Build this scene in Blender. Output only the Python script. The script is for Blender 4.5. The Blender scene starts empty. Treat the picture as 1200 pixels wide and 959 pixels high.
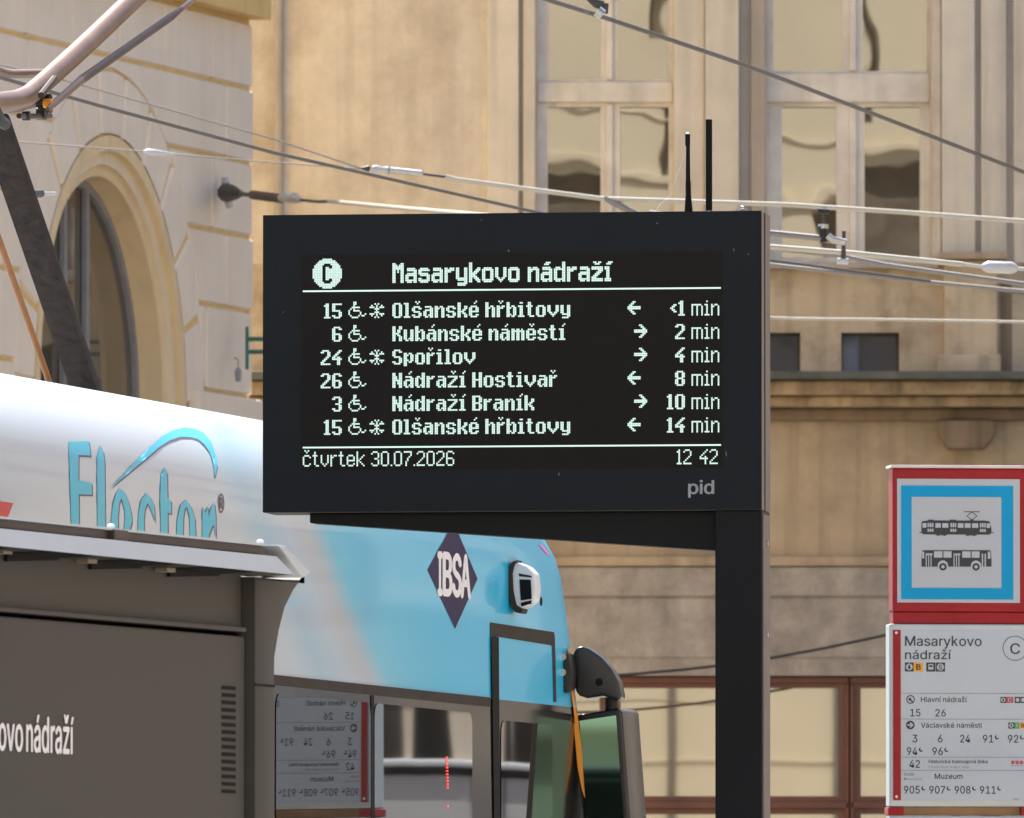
import bpy, bmesh, math, random
from mathutils import Vector, Matrix
random.seed(7)
R = math.radians
sc = bpy.context.scene
COL = sc.collection

# ------------------------------------------------------------------ camera
FPX, EYE, HOR = 16000.0, 1.6, 1200.0          # focal length in px of a 1200 px wide frame
PITCH = math.atan((HOR - 479.5) / FPX)
cam = bpy.data.cameras.new('camera'); camo = bpy.data.objects.new('camera', cam); COL.objects.link(camo)
cam.sensor_width = 36.0; cam.sensor_fit = 'HORIZONTAL'; cam.lens = 36.0 * FPX / 1200.0
camo.location = (0, 0, EYE); camo.rotation_euler = (R(90) + PITCH, 0, 0)
cam.clip_start = 0.5; cam.clip_end = 2000
cam.dof.use_dof = True; cam.dof.focus_distance = 42.5; cam.dof.aperture_fstop = 34
sc.camera = camo

# ------------------------------------------------------------------ light
SUN_EL, SUN_AZ = 56.0, -20.0                   # azimuth from +Y towards +X: behind the scene, to the right
world = bpy.data.worlds.new('World'); sc.world = world; world.use_nodes = True
nt = world.node_tree; nt.nodes.clear()
sky = nt.nodes.new('ShaderNodeTexSky'); sky.sky_type = 'NISHITA'; sky.sun_disc = False
sky.sun_elevation = R(SUN_EL); sky.sun_rotation = R(SUN_AZ); sky.air_density = 1.0; sky.dust_density = 2.5
bg = nt.nodes.new('ShaderNodeBackground'); bg.inputs[1].default_value = 0.12
wo = nt.nodes.new('ShaderNodeOutputWorld')
nt.links.new(sky.outputs[0], bg.inputs[0]); nt.links.new(bg.outputs[0], wo.inputs[0])
sl = bpy.data.lights.new('sun', 'SUN'); sl.energy = 4.6; sl.angle = R(0.5); sl.color = (1.0, 0.95, 0.87)
so = bpy.data.objects.new('sun', sl); COL.objects.link(so)
sd = Vector((math.sin(R(SUN_AZ)) * math.cos(R(SUN_EL)), math.cos(R(SUN_AZ)) * math.cos(R(SUN_EL)), math.sin(R(SUN_EL))))
so.rotation_euler = sd.to_track_quat('Z', 'Y').to_euler(); so.location = (0, 60, 60)
sc.view_settings.view_transform = 'Standard'; sc.view_settings.look = 'None'
sc.view_settings.gamma = 1.0; sc.view_settings.use_curve_mapping = False
sc.view_settings.exposure = 1.45

# ------------------------------------------------------------------ helpers
def ray(px, py):
    cx, cy = px - 600.0, 479.5 - py
    return Vector((cx, FPX * math.cos(PITCH) - cy * math.sin(PITCH), FPX * math.sin(PITCH) + cy * math.cos(PITCH)))
def V(px, py, D):
    d = ray(px, py); return Vector((0, 0, EYE)) + d * (D / d.y)
class Fr:
    """upright frame: local x runs along the face, local -y points out of it"""
    def __init__(s, px, py, D, phi):
        p = V(px, py, D); s.o = Vector((p.x, p.y, 0)); s.phi = R(phi)
        s.t = Vector((math.cos(s.phi), math.sin(s.phi), 0)); s.n = Vector((-math.sin(s.phi), math.cos(s.phi), 0))
    def L(s, px, py, y=0.0):
        d = ray(px, py); c = Vector((0, 0, EYE))
        k = (y + (s.o - c).dot(s.n)) / d.dot(s.n); p = c + d * k
        return ((p - s.o).dot(s.t), p.z)
    def X(s, px, y=0.0, py=600): return s.L(px, py, y)[0]
    def P3(s, px, py, y=0.0):
        u, z = s.L(px, py, y); return Vector((u, y, z))
    def loc(s, w):                                   # world point -> local
        d = w - s.o; return Vector((d.dot(s.t), d.dot(s.n), w.z))

class MB:
    def __init__(s): s.v = []; s.f = []; s.m = []
    def face(s, pts, m=0):
        b = len(s.v); s.v += [tuple(p) for p in pts]; s.f.append(list(range(b, b + len(pts)))); s.m.append(m)
    def box(s, x0, x1, y0, y1, z0, z1, m=0):
        b = len(s.v)
        s.v += [(x0, y0, z0), (x1, y0, z0), (x1, y1, z0), (x0, y1, z0), (x0, y0, z1), (x1, y0, z1), (x1, y1, z1), (x0, y1, z1)]
        for q in ((0, 3, 2, 1), (4, 5, 6, 7), (0, 1, 5, 4), (1, 2, 6, 5), (2, 3, 7, 6), (3, 0, 4, 7)):
            s.f.append([b + i for i in q]); s.m.append(m)
    def prism(s, poly, y0, y1, m=0):                 # poly in (x, z), extruded along y
        n = len(poly); b = len(s.v)
        s.v += [(p[0], y0, p[1]) for p in poly] + [(p[0], y1, p[1]) for p in poly]
        s.f.append([b + i for i in range(n)]); s.m.append(m)
        s.f.append([b + n + i for i in reversed(range(n))]); s.m.append(m)
        for i in range(n):
            j = (i + 1) % n; s.f.append([b + j, b + i, b + n + i, b + n + j]); s.m.append(m)
    def tube(s, pts, r, seg=10, m=0, cap=True):
        pts = [Vector(p) for p in pts]; n = len(pts); rr = r if isinstance(r, (list, tuple)) else [r] * n
        rings = []
        up = None
        for i, p in enumerate(pts):
            d = (pts[min(i + 1, n - 1)] - pts[max(i - 1, 0)]).normalized()
            if up is None:
                a = Vector((0, 0, 1)) if abs(d.z) < 0.9 else Vector((1, 0, 0))
                up = (a - d * a.dot(d)).normalized()
            else: up = (up - d * up.dot(d)).normalized()
            sd_ = d.cross(up); ring = []
            for k in range(seg):
                a = 2 * math.pi * k / seg
                ring.append(len(s.v)); s.v.append(tuple(p + (up * math.cos(a) + sd_ * math.sin(a)) * rr[i]))
            rings.append(ring)
        for i in range(n - 1):
            for k in range(seg):
                l = (k + 1) % seg
                s.f.append([rings[i][k], rings[i][l], rings[i + 1][l], rings[i + 1][k]]); s.m.append(m)
        if cap:
            s.f.append(list(reversed(rings[0]))); s.m.append(m); s.f.append(rings[-1]); s.m.append(m)
    def build(s, name, mats, parent=None, bevel=0.0, smooth=False, segs=2, fixn=True):
        me = bpy.data.meshes.new(name); me.from_pydata(s.v, [], s.f)
        if not isinstance(mats, (list, tuple)): mats = [mats]
        for m in mats: me.materials.append(m)
        me.polygons.foreach_set('material_index', s.m)
        if fixn or bevel:
            bm = bmesh.new(); bm.from_mesh(me)
            if fixn: bmesh.ops.recalc_face_normals(bm, faces=bm.faces)
            if bevel:
                bmesh.ops.remove_doubles(bm, verts=bm.verts, dist=1e-6)
                ed = [e for e in bm.edges if len(e.link_faces) == 2 and e.calc_face_angle(0) > 0.6]
                bmesh.ops.bevel(bm, geom=ed, offset=bevel, segments=segs, affect='EDGES', profile=0.6, clamp_overlap=True)
            bm.to_mesh(me); bm.free()
        if smooth:
            me.polygons.foreach_set('use_smooth', [True] * len(me.polygons))
            try: me.set_sharp_from_angle(angle=R(40))
            except Exception: pass
        me.update()
        o = bpy.data.objects.new(name, me); COL.objects.link(o)
        if parent: o.parent = parent
        return o

def tag(o, label=None, cat=None, group=None, kind=None):
    if label: o['label'] = label
    if cat: o['category'] = cat
    if group: o['group'] = group
    if kind: o['kind'] = kind
    return o
def thing(name, label, cat, fr=None, loc=(0, 0, 0), group=None):
    o = bpy.data.objects.new(name, None); COL.objects.link(o); o.empty_display_size = 0.2
    if fr: o.location = fr.o; o.rotation_euler = (0, 0, fr.phi)
    else: o.location = loc
    return tag(o, label, cat, group)

# ---- text: outlines of a plain grotesque, cap height 1000
GLYPHS = {
'0': (891, [446,-13,342,2,255,47,186,122,135,223,104,349,94,499,104,649,136,776,187,878,256,952,343,998,446,1013,548,998,635,952,704,878,755,776,786,649,797,499,786,349,755,223,705,122,636,47,549,2,446,97,513,109,570,145,616,203,649,283,669,382,676,499,669,618,649,717,616,797,570,855,513,891,446,903,377,891,320,855,275,797,242,717,222,618,215,499,222,382,242,283,275,203,320,145,377,109], [11,13,12,10,13,11,10,14,13,9,14,10,9,36,14,36,15,14,9,37,36,35,15,36,9,38,37,34,15,35,8,38,9,34,16,15,8,39,38,33,16,34,8,40,39,32,16,33,7,40,8,32,17,16,7,41,40,31,17,32,6,41,7,31,18,17,6,42,41,30,18,31,5,42,6,5,43,42,29,18,30,29,19,18,5,44,43,28,19,29,4,44,5,28,20,19,4,45,44,27,20,28,3,45,4,27,21,20,3,46,45,26,21,27,3,47,46,25,21,26,2,47,3,25,22,21,2,24,47,24,22,25,2,22,24,1,22,2,1,23,22,1,0,23]),
'1': (891, [150,0,150,107,768,107,768,0,542,1000,542,0,417,0,417,881,411,881,169,703,169,839,390,1000], [10,4,11,10,8,4,8,7,4,7,5,4,10,9,8,6,5,7,0,2,1,0,3,2]),
'2': (891, [126,0,126,93,460,450,513,506,555,555,587,600,611,642,625,685,630,730,623,780,605,823,575,857,537,883,491,898,440,903,385,897,339,880,301,851,273,813,255,766,250,711,129,711,139,796,169,869,218,930,281,976,357,1004,442,1013,527,1004,601,976,663,932,710,875,739,808,749,732,744,677,729,624,702,569,660,508,602,437,525,353,300,119,300,111,765,111,765,0], [26,28,27,26,29,28,25,29,26,25,30,29,24,30,25,24,31,30,23,15,24,15,14,24,14,13,24,13,31,24,12,31,13,23,16,15,11,31,12,23,17,16,11,32,31,22,17,23,10,32,11,22,18,17,9,32,10,22,19,18,9,33,32,21,19,22,8,33,9,21,20,19,8,34,33,7,34,8,6,34,7,6,35,34,5,35,6,5,36,35,4,36,5,4,37,36,3,37,4,3,38,37,2,38,3,1,38,2,1,39,38,1,40,39,1,41,40,1,42,41,1,43,42,0,43,1]),
'3': (891, [428,-13,341,-5,261,19,192,59,138,113,102,180,86,259,215,259,226,211,249,171,282,139,325,116,374,103,430,98,488,103,541,119,585,146,618,183,640,229,647,285,641,337,621,386,588,427,540,459,476,480,395,487,308,487,308,588,566,881,566,889,137,889,137,1000,732,1000,732,905,415,547,415,568,518,567,606,542,677,498,729,437,762,365,772,285,761,202,728,130,676,70,607,24,523,-4], [30,32,31,30,33,32,30,29,33,29,28,33,28,34,33,27,35,28,35,34,28,26,35,27,26,36,35,26,37,36,26,38,37,26,25,38,25,24,38,24,39,38,23,39,24,22,39,23,22,40,39,21,40,22,20,40,21,20,41,40,19,41,20,18,41,19,18,42,41,5,7,6,5,8,7,17,42,18,5,9,8,17,43,42,16,43,17,4,9,5,4,10,9,15,43,16,4,11,10,15,44,43,14,44,15,4,12,11,3,12,4,13,44,14,3,13,12,3,44,13,3,45,44,2,45,3,2,46,45,1,46,2,1,0,46]),
'4': (891, [78,207,78,311,485,1000,611,1000,213,326,213,319,812,319,812,207,554,0,554,238,554,287,554,624,674,624,674,0], [1,3,2,1,4,3,10,12,11,10,13,12,1,5,4,1,6,5,1,10,6,10,7,6,0,10,1,0,9,10,13,7,10,0,8,9,8,7,0,8,13,7]),
'5': (891, [435,-13,350,-5,275,22,212,64,163,118,130,183,117,256,240,256,250,213,271,175,302,143,341,118,385,103,435,98,492,105,543,127,585,160,617,205,638,258,644,319,637,380,616,435,583,480,540,515,488,537,428,544,378,540,329,528,285,508,252,483,132,497,189,1000,720,1000,720,889,296,889,263,593,268,593,305,619,349,639,399,651,451,656,517,649,578,631,632,601,678,561,716,511,745,454,763,390,768,321,758,229,725,149,674,81,607,30,526,-3], [30,34,31,34,32,31,34,33,32,30,35,34,39,41,40,38,41,39,38,42,41,37,42,38,37,43,42,36,43,37,36,44,43,30,36,35,30,26,36,26,25,36,25,44,36,25,45,44,24,45,25,30,27,26,23,45,24,30,28,27,22,45,23,22,46,45,30,29,28,21,46,22,21,47,46,20,47,21,20,48,47,19,48,20,19,49,48,18,49,19,17,49,18,5,7,6,5,8,7,17,50,49,5,9,8,16,50,17,4,9,5,4,10,9,15,50,16,15,51,50,4,11,10,14,51,15,4,12,11,3,12,4,13,51,14,3,13,12,3,51,13,3,52,51,2,52,3,2,53,52,1,53,2,1,0,53]),
'6': (891, [445,-13,357,-3,280,29,215,79,166,146,135,227,125,318,133,392,157,470,201,560,270,669,496,1000,633,1000,297,513,286,513,302,541,324,565,352,587,385,603,421,614,462,617,547,608,621,579,681,533,727,471,755,396,764,309,754,221,723,143,674,78,609,28,532,-3,445,95,500,102,548,123,587,156,618,199,637,251,644,309,637,368,618,419,587,462,548,494,500,515,445,521,390,515,342,495,302,463,271,420,252,370,246,311,252,252,271,200,302,156,342,123,390,102], [10,12,11,10,16,12,16,13,12,9,16,10,19,21,20,18,21,19,18,22,21,17,22,18,16,22,17,16,23,22,9,15,16,13,44,16,44,23,16,8,15,9,8,14,15,44,43,23,43,24,23,13,45,44,13,46,45,42,24,43,8,13,14,8,46,13,8,47,46,41,24,42,41,25,24,7,47,8,7,48,47,40,25,41,7,49,48,39,25,40,39,26,25,6,49,7,6,50,49,38,26,39,5,50,6,5,51,50,37,26,38,37,27,26,5,52,51,36,27,37,4,52,5,36,28,27,4,53,52,35,28,36,4,54,53,34,28,35,3,54,4,34,29,28,3,55,54,33,29,34,3,32,55,32,29,33,3,29,32,2,29,3,2,30,29,1,30,2,1,31,30,0,31,1]),
'7': (891, [191,0,636,881,636,889,122,889,122,1000,768,1000,768,882,324,0], [3,5,4,3,2,5,2,6,5,1,6,2,1,7,6,0,7,1]),
'8': (891, [445,-13,350,-4,266,22,198,65,146,121,113,189,102,266,108,327,128,384,158,433,199,474,246,504,300,520,300,525,234,554,182,605,149,672,138,748,148,820,178,884,225,938,287,979,361,1005,445,1013,528,1005,602,979,663,938,710,884,740,820,750,748,739,672,706,605,655,554,591,525,591,520,643,504,690,474,730,433,761,384,781,327,788,266,777,189,744,121,692,65,623,22,540,-4,445,97,507,102,560,118,603,145,635,180,655,223,662,272,655,325,634,371,600,409,556,438,504,456,445,462,385,456,333,438,289,409,255,371,234,325,227,272,233,223,253,180,285,145,329,118,382,102,445,569,495,574,539,590,576,616,604,650,622,691,628,738,622,785,605,826,577,859,541,884,496,899,445,904,393,899,349,884,312,859,284,826,267,785,261,738,267,691,284,650,312,616,349,590,394,574], [22,24,23,21,24,22,21,25,24,20,25,21,20,26,25,19,26,20,19,82,26,82,27,26,19,83,82,81,27,82,19,84,83,80,27,81,18,84,19,80,28,27,18,85,84,79,28,80,18,86,85,78,28,79,18,87,86,77,28,78,17,87,18,77,29,28,17,88,87,76,29,77,16,88,17,76,30,29,16,89,88,75,30,76,16,90,89,74,30,75,74,31,30,15,90,16,15,91,90,73,31,74,15,92,91,72,31,73,72,32,31,14,92,15,14,93,92,71,32,72,14,70,93,70,32,71,14,32,70,14,33,32,13,33,14,12,33,13,12,34,33,11,34,12,11,35,34,10,35,11,10,36,35,9,58,10,58,36,10,58,37,36,9,59,58,57,37,58,9,60,59,56,37,57,9,61,60,55,37,56,8,61,9,55,38,37,8,62,61,54,38,55,7,62,8,54,39,38,7,63,62,53,39,54,6,63,7,53,40,39,6,64,63,52,40,53,6,65,64,51,40,52,5,65,6,51,41,40,5,66,65,50,41,51,4,66,5,50,42,41,4,67,66,49,42,50,4,68,67,48,42,49,3,68,4,48,43,42,3,69,68,47,43,48,3,46,69,46,43,47,3,43,46,2,43,3,2,44,43,1,44,2,1,45,44,0,45,1]),
'9': (891, [444,1013,532,1003,610,971,674,921,723,854,754,773,764,682,756,608,733,530,688,440,619,331,394,0,256,0,593,487,604,487,588,459,565,435,537,413,505,397,468,386,428,383,343,392,269,421,209,467,163,529,134,604,125,691,135,780,166,858,216,922,280,972,357,1003,444,905,390,898,342,877,302,844,272,801,253,749,246,691,253,632,272,581,302,538,342,506,390,485,444,479,499,485,548,505,588,537,618,580,637,631,644,689,637,748,618,800,588,844,548,877,500,898], [31,1,0,30,1,31,30,2,1,29,2,30,29,3,2,28,33,29,33,32,29,32,3,29,32,55,3,55,4,3,28,34,33,54,4,55,28,35,34,53,4,54,27,35,28,53,5,4,27,36,35,52,5,53,27,37,36,51,5,52,26,37,27,51,6,5,26,38,37,50,6,51,25,38,26,25,39,38,49,6,50,49,7,6,25,40,39,48,7,49,48,8,7,24,40,25,24,41,40,47,8,48,24,42,41,46,8,47,46,14,8,14,9,8,23,42,24,23,43,42,45,13,46,13,14,46,45,17,13,17,12,13,15,9,14,23,44,43,44,17,45,23,17,44,22,17,23,16,9,15,16,10,9,17,10,16,21,17,22,21,18,17,12,10,17,21,19,18,20,19,21,12,11,10]),
'A': (943, [32,0,396,1000,543,1000,910,0,777,0,564,595,543,656,519,732,491,825,456,940,482,940,448,823,418,729,394,654,374,595,167,0,216,279,216,391,727,391,727,279], [0,9,1,9,2,1,9,10,2,10,3,2,0,17,9,17,11,9,11,8,9,11,8,10,8,18,10,18,3,10,7,18,8,17,12,11,6,18,7,17,13,12,5,18,6,17,14,13,17,16,14,16,15,14,4,19,5,19,18,5,0,16,17,16,18,17,16,19,18,19,3,18,0,15,16,4,3,19]),
'B': (897, [118,0,118,1000,474,1000,569,991,646,964,706,923,749,869,774,805,783,735,777,677,760,629,734,591,700,562,661,540,619,524,619,515,667,506,714,483,756,447,791,399,814,340,821,268,813,196,787,131,742,77,677,35,592,9,485,0,245,112,481,112,581,123,648,157,686,207,699,268,692,317,673,361,642,399,601,429,549,447,488,454,245,454,245,561,468,561,520,566,566,582,605,608,635,642,654,683,660,732,649,793,614,843,556,877,472,888,245,888], [0,53,1,53,2,1,53,3,2,53,4,3,53,5,4,53,52,5,52,6,5,0,41,53,51,6,52,50,6,51,50,7,6,49,7,50,49,8,7,48,8,49,48,9,8,47,9,48,46,9,47,46,10,9,45,10,46,45,11,10,44,11,45,44,12,11,43,12,44,42,12,43,42,13,12,0,40,41,40,42,41,40,13,42,40,14,13,40,15,14,40,16,15,40,17,16,40,39,17,39,18,17,0,28,40,38,18,39,37,18,38,37,19,18,36,19,37,36,20,19,35,20,36,34,20,35,34,21,20,33,21,34,32,21,33,32,22,21,31,22,32,31,23,22,30,23,31,30,24,23,29,24,30,0,29,28,0,24,29,0,25,24,0,26,25,0,27,26]),
'C': (1003, [526,-13,403,2,295,49,205,125,137,227,94,352,79,499,94,647,137,773,205,875,295,951,403,998,526,1013,599,1008,669,991,733,964,790,926,840,879,880,822,910,758,930,685,803,685,788,733,765,776,737,812,702,842,663,866,620,883,574,893,526,896,438,884,361,850,296,793,246,715,214,617,203,499,214,382,246,284,296,207,361,150,439,116,526,104,574,107,620,118,663,135,702,158,737,188,765,225,788,267,803,315,930,315,911,243,881,178,840,122,791,74,734,37,669,9,600,-8], [11,13,12,11,14,13,10,14,11,10,15,14,10,16,15,9,16,10,9,29,16,29,17,16,9,30,29,28,17,29,27,17,28,9,31,30,26,17,27,26,18,17,8,31,9,25,18,26,8,32,31,24,18,25,24,19,18,23,19,24,8,33,32,22,19,23,7,33,8,22,20,19,21,20,22,7,34,33,6,34,7,6,35,34,5,35,6,5,36,35,5,37,36,4,37,5,48,50,49,48,51,50,4,38,37,47,51,48,47,52,51,3,38,4,46,52,47,3,39,38,45,52,46,45,53,52,44,53,45,3,40,39,43,53,44,2,40,3,43,54,53,42,54,43,2,41,40,41,54,42,2,54,41,2,55,54,1,55,2,1,56,55,1,57,56,0,57,1]),
'D': (987, [430,0,189,0,189,112,422,112,534,124,625,159,695,216,745,293,775,389,785,502,775,614,745,709,696,785,628,842,541,876,434,888,183,888,183,1000,443,1000,579,985,693,940,785,868,852,769,894,646,907,502,893,357,852,233,783,134,689,60,571,15,245,1000,245,0,118,0,118,1000], [32,17,33,17,30,33,32,16,17,30,18,17,31,18,30,31,15,18,15,19,18,15,20,19,15,21,20,32,15,16,32,2,15,2,31,15,31,14,15,31,13,14,31,12,13,31,11,12,31,10,11,31,9,10,31,8,9,31,3,8,3,7,8,3,6,7,3,5,6,3,4,5,32,1,2,31,3,2]),
'H': (1016, [118,0,118,1000,245,1000,245,568,771,568,771,1000,898,1000,898,0,771,0,771,456,245,456,245,0], [0,2,1,0,3,2,4,6,5,4,7,6,0,10,3,10,4,3,10,9,4,9,7,4,0,11,10,8,7,9]),
'I': (591, [61,0,61,112,232,112,232,888,61,888,61,1000,530,1000,530,888,359,888,359,112,530,112,530,0], [4,6,5,4,7,6,3,7,4,2,8,3,8,7,3,2,9,8,0,2,1,0,9,2,0,10,9,0,11,10]),
'M': (1235, [118,0,118,1000,298,1000,545,368,554,343,565,312,576,278,588,241,600,203,612,165,623,129,632,96,604,96,614,127,625,162,636,200,649,238,661,276,672,311,683,342,693,368,936,1000,1116,1000,1116,0,991,0,991,572,991,605,992,643,992,683,993,725,994,768,995,812,996,856,997,899,1008,899,994,852,978,805,963,758,947,713,933,671,919,633,906,599,896,572,672,0,562,0,335,572,325,598,313,631,299,668,285,710,270,754,254,801,237,850,220,899,234,899,235,860,236,818,237,774,238,731,238,687,239,646,239,607,240,572,240,0], [0,53,1,53,2,1,53,54,2,54,3,2,20,33,21,33,22,21,33,34,22,34,23,22,0,52,53,55,3,54,20,32,33,35,32,34,32,23,34,56,52,55,52,3,55,20,35,32,35,31,32,20,36,35,0,56,52,56,51,52,0,57,56,20,37,36,0,58,57,20,38,37,0,59,58,20,39,38,0,60,59,20,40,39,0,61,60,20,41,40,0,62,61,20,42,41,0,63,62,20,43,42,19,43,20,18,43,19,17,43,18,16,43,17,15,43,16,14,43,15,13,10,14,10,43,14,13,11,10,12,11,13]),
'R': (883, [118,0,118,1000,464,1000,569,990,655,960,721,913,767,851,795,777,805,692,795,607,767,534,721,473,654,427,569,398,464,389,189,389,189,501,459,501,530,507,585,524,627,553,656,591,673,637,679,692,673,748,656,796,627,835,585,864,529,882,458,889,245,889,245,0,694,0,452,450,595,450,841,0], [0,16,1,16,30,1,30,2,1,30,3,2,30,4,3,30,5,4,30,29,5,29,28,5,28,6,5,16,31,30,27,6,28,26,6,27,26,7,6,25,7,26,24,7,25,24,8,7,23,8,24,22,8,23,22,9,8,21,9,22,21,10,9,20,10,21,19,10,20,19,11,10,18,11,19,17,11,18,0,15,16,31,17,16,31,33,17,33,11,17,33,34,11,34,12,11,31,14,33,14,32,33,35,12,34,13,35,12,14,35,13,0,14,15,0,31,14,32,35,14]),
'S': (878, [440,-17,338,-9,251,18,179,61,126,118,90,188,75,268,205,268,217,216,243,172,280,139,327,115,381,101,440,97,504,102,562,118,610,145,648,181,671,224,679,274,673,317,653,352,622,379,582,402,534,421,481,437,361,470,251,512,169,568,119,641,102,732,113,811,147,880,201,936,270,979,353,1005,446,1013,540,1005,621,978,689,936,741,882,775,817,788,743,663,743,642,810,594,860,526,891,442,901,382,896,329,880,285,855,253,822,233,783,226,738,234,692,257,656,292,627,333,606,376,589,417,577,519,549,565,536,612,518,660,496,705,467,744,432,776,388,796,336,803,272,792,195,760,125,707,66,636,21,546,-8], [35,37,36,34,37,35,34,38,37,33,38,34,33,39,38,33,40,39,32,47,33,47,40,33,32,48,47,46,40,47,32,49,48,45,40,46,45,41,40,31,49,32,31,50,49,44,41,45,31,51,50,31,52,51,44,42,41,30,52,31,43,42,44,30,53,52,30,54,53,29,54,30,29,55,54,29,56,55,28,56,29,28,57,56,28,58,57,28,59,58,28,60,59,27,60,28,27,61,60,27,62,61,27,63,62,26,63,27,26,64,63,25,64,26,25,65,64,24,65,25,24,66,65,23,66,24,22,66,23,22,67,66,21,67,22,20,67,21,20,68,67,19,68,20,18,68,19,18,69,68,5,7,6,5,8,7,17,69,18,5,9,8,17,70,69,4,9,5,16,70,17,4,10,9,15,70,16,4,11,10,15,71,70,14,71,15,3,11,4,3,12,11,13,71,14,3,13,12,3,71,13,3,72,71,2,72,3,2,73,72,1,73,2,1,0,73]),
'V': (943, [401,0,32,1000,166,1000,378,405,398,346,423,270,453,175,487,60,461,60,495,177,525,271,549,347,569,405,776,1000,910,1000,546,0], [0,2,1,0,3,2,12,14,13,12,15,14,0,4,3,11,15,12,10,15,11,0,5,4,9,15,10,0,6,5,8,7,9,7,15,9,0,7,6,0,15,7]),
'a': (765, [314,-17,247,-10,186,10,134,42,94,88,68,144,60,212,66,270,85,316,114,352,152,380,197,400,246,414,298,424,350,432,411,440,459,446,496,452,521,462,537,477,542,501,542,505,537,547,524,583,502,612,471,633,432,646,385,650,335,646,293,634,259,615,231,591,211,565,197,538,81,572,112,633,154,680,205,715,261,738,321,751,381,756,423,753,470,746,517,731,562,708,602,675,634,630,655,570,662,494,662,0,544,0,544,102,536,102,519,76,495,48,464,23,423,2,374,-12,335,89,397,96,448,115,488,145,518,183,536,226,542,271,542,373,530,365,510,358,484,351,455,346,424,341,394,337,367,333,345,330,303,323,264,312,230,296,203,274,186,244,181,206,185,171,200,142,224,119,255,103,292,93], [39,41,40,39,42,41,38,42,39,38,43,42,37,43,38,37,44,43,36,44,37,36,45,44,35,45,36,35,27,45,27,46,45,35,28,27,26,46,27,35,29,28,25,46,26,35,30,29,34,30,35,24,46,25,24,47,46,34,31,30,23,47,24,34,32,31,22,47,23,33,32,34,22,48,47,21,48,22,20,48,21,19,48,20,19,49,48,18,49,19,17,65,18,65,49,18,16,65,17,15,65,16,14,65,15,13,65,14,12,65,13,11,65,12,10,65,11,9,65,10,9,66,65,64,49,65,9,67,66,9,68,67,8,68,9,8,69,68,8,70,69,8,71,70,8,72,71,8,73,72,8,74,73,8,75,74,7,75,8,7,76,75,7,77,76,7,78,77,63,49,64,6,78,7,6,79,78,62,49,63,5,79,6,5,80,79,61,51,62,51,49,62,5,81,80,60,51,61,4,81,5,4,82,81,4,83,82,59,52,60,52,51,60,4,84,83,59,53,52,50,49,51,58,53,59,4,58,84,4,53,58,3,53,4,3,54,53,3,55,54,2,55,3,2,56,55,1,56,2,1,57,56,0,57,1]),
'c': (778, [407,-16,312,-4,230,32,161,90,110,167,78,261,67,368,78,478,110,572,161,649,230,707,312,744,407,756,461,752,511,741,558,724,600,700,637,669,668,633,693,591,711,544,595,515,585,543,571,568,553,591,531,611,505,627,476,639,443,646,407,648,340,639,285,610,243,565,213,508,195,441,189,368,195,297,213,231,243,174,285,130,340,101,407,91,444,94,477,101,506,114,532,130,555,150,573,174,588,201,598,230,713,201,696,153,671,110,639,73,602,42,559,17,512,-1,461,-12], [11,13,12,11,14,13,10,14,11,10,15,14,10,16,15,9,16,10,9,17,16,9,29,17,29,18,17,8,30,9,30,29,9,28,18,29,27,18,28,8,31,30,26,18,27,26,19,18,25,19,26,24,19,25,8,32,31,23,19,24,23,20,19,7,32,8,22,20,23,7,33,32,22,21,20,7,34,33,6,34,7,6,35,34,5,35,6,5,36,35,5,37,36,4,37,5,4,38,37,48,50,49,48,51,50,47,51,48,46,51,47,4,39,38,3,39,4,46,52,51,45,52,46,44,52,45,3,40,39,43,52,44,43,53,52,42,53,43,3,41,40,41,53,42,3,53,41,2,53,3,2,54,53,2,55,54,1,55,2,1,56,55,1,57,56,0,57,1]),
'd': (834, [384,-16,296,-4,219,32,155,89,107,166,77,261,67,371,77,481,108,575,156,652,220,709,297,744,385,756,448,750,497,733,536,708,565,680,586,652,602,628,611,628,611,1000,731,1000,731,0,615,0,615,115,603,115,586,90,564,61,534,33,496,7,446,-10,402,92,465,101,517,128,559,170,589,226,607,294,613,372,607,450,589,517,559,572,518,613,465,640,402,648,337,639,284,612,243,569,213,513,195,447,189,372,195,297,213,229,243,172,285,129,338,101], [19,21,20,19,22,21,11,13,12,11,14,13,10,14,11,10,15,14,9,15,10,9,16,15,9,17,16,8,44,9,44,43,9,43,17,9,43,18,17,42,18,43,41,18,42,8,45,44,41,19,18,41,40,19,40,39,19,39,22,19,8,46,45,7,46,8,7,47,46,38,22,39,7,48,47,6,48,7,37,22,38,6,49,48,6,50,49,36,22,37,5,50,6,5,51,50,35,22,36,4,51,5,4,52,51,34,24,35,24,22,35,4,53,52,33,24,34,3,53,4,3,54,53,32,25,33,25,24,33,32,26,25,23,22,24,3,31,54,31,26,32,3,26,31,3,27,26,2,27,3,2,28,27,2,29,28,1,29,2,1,30,29,0,30,1]),
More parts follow.
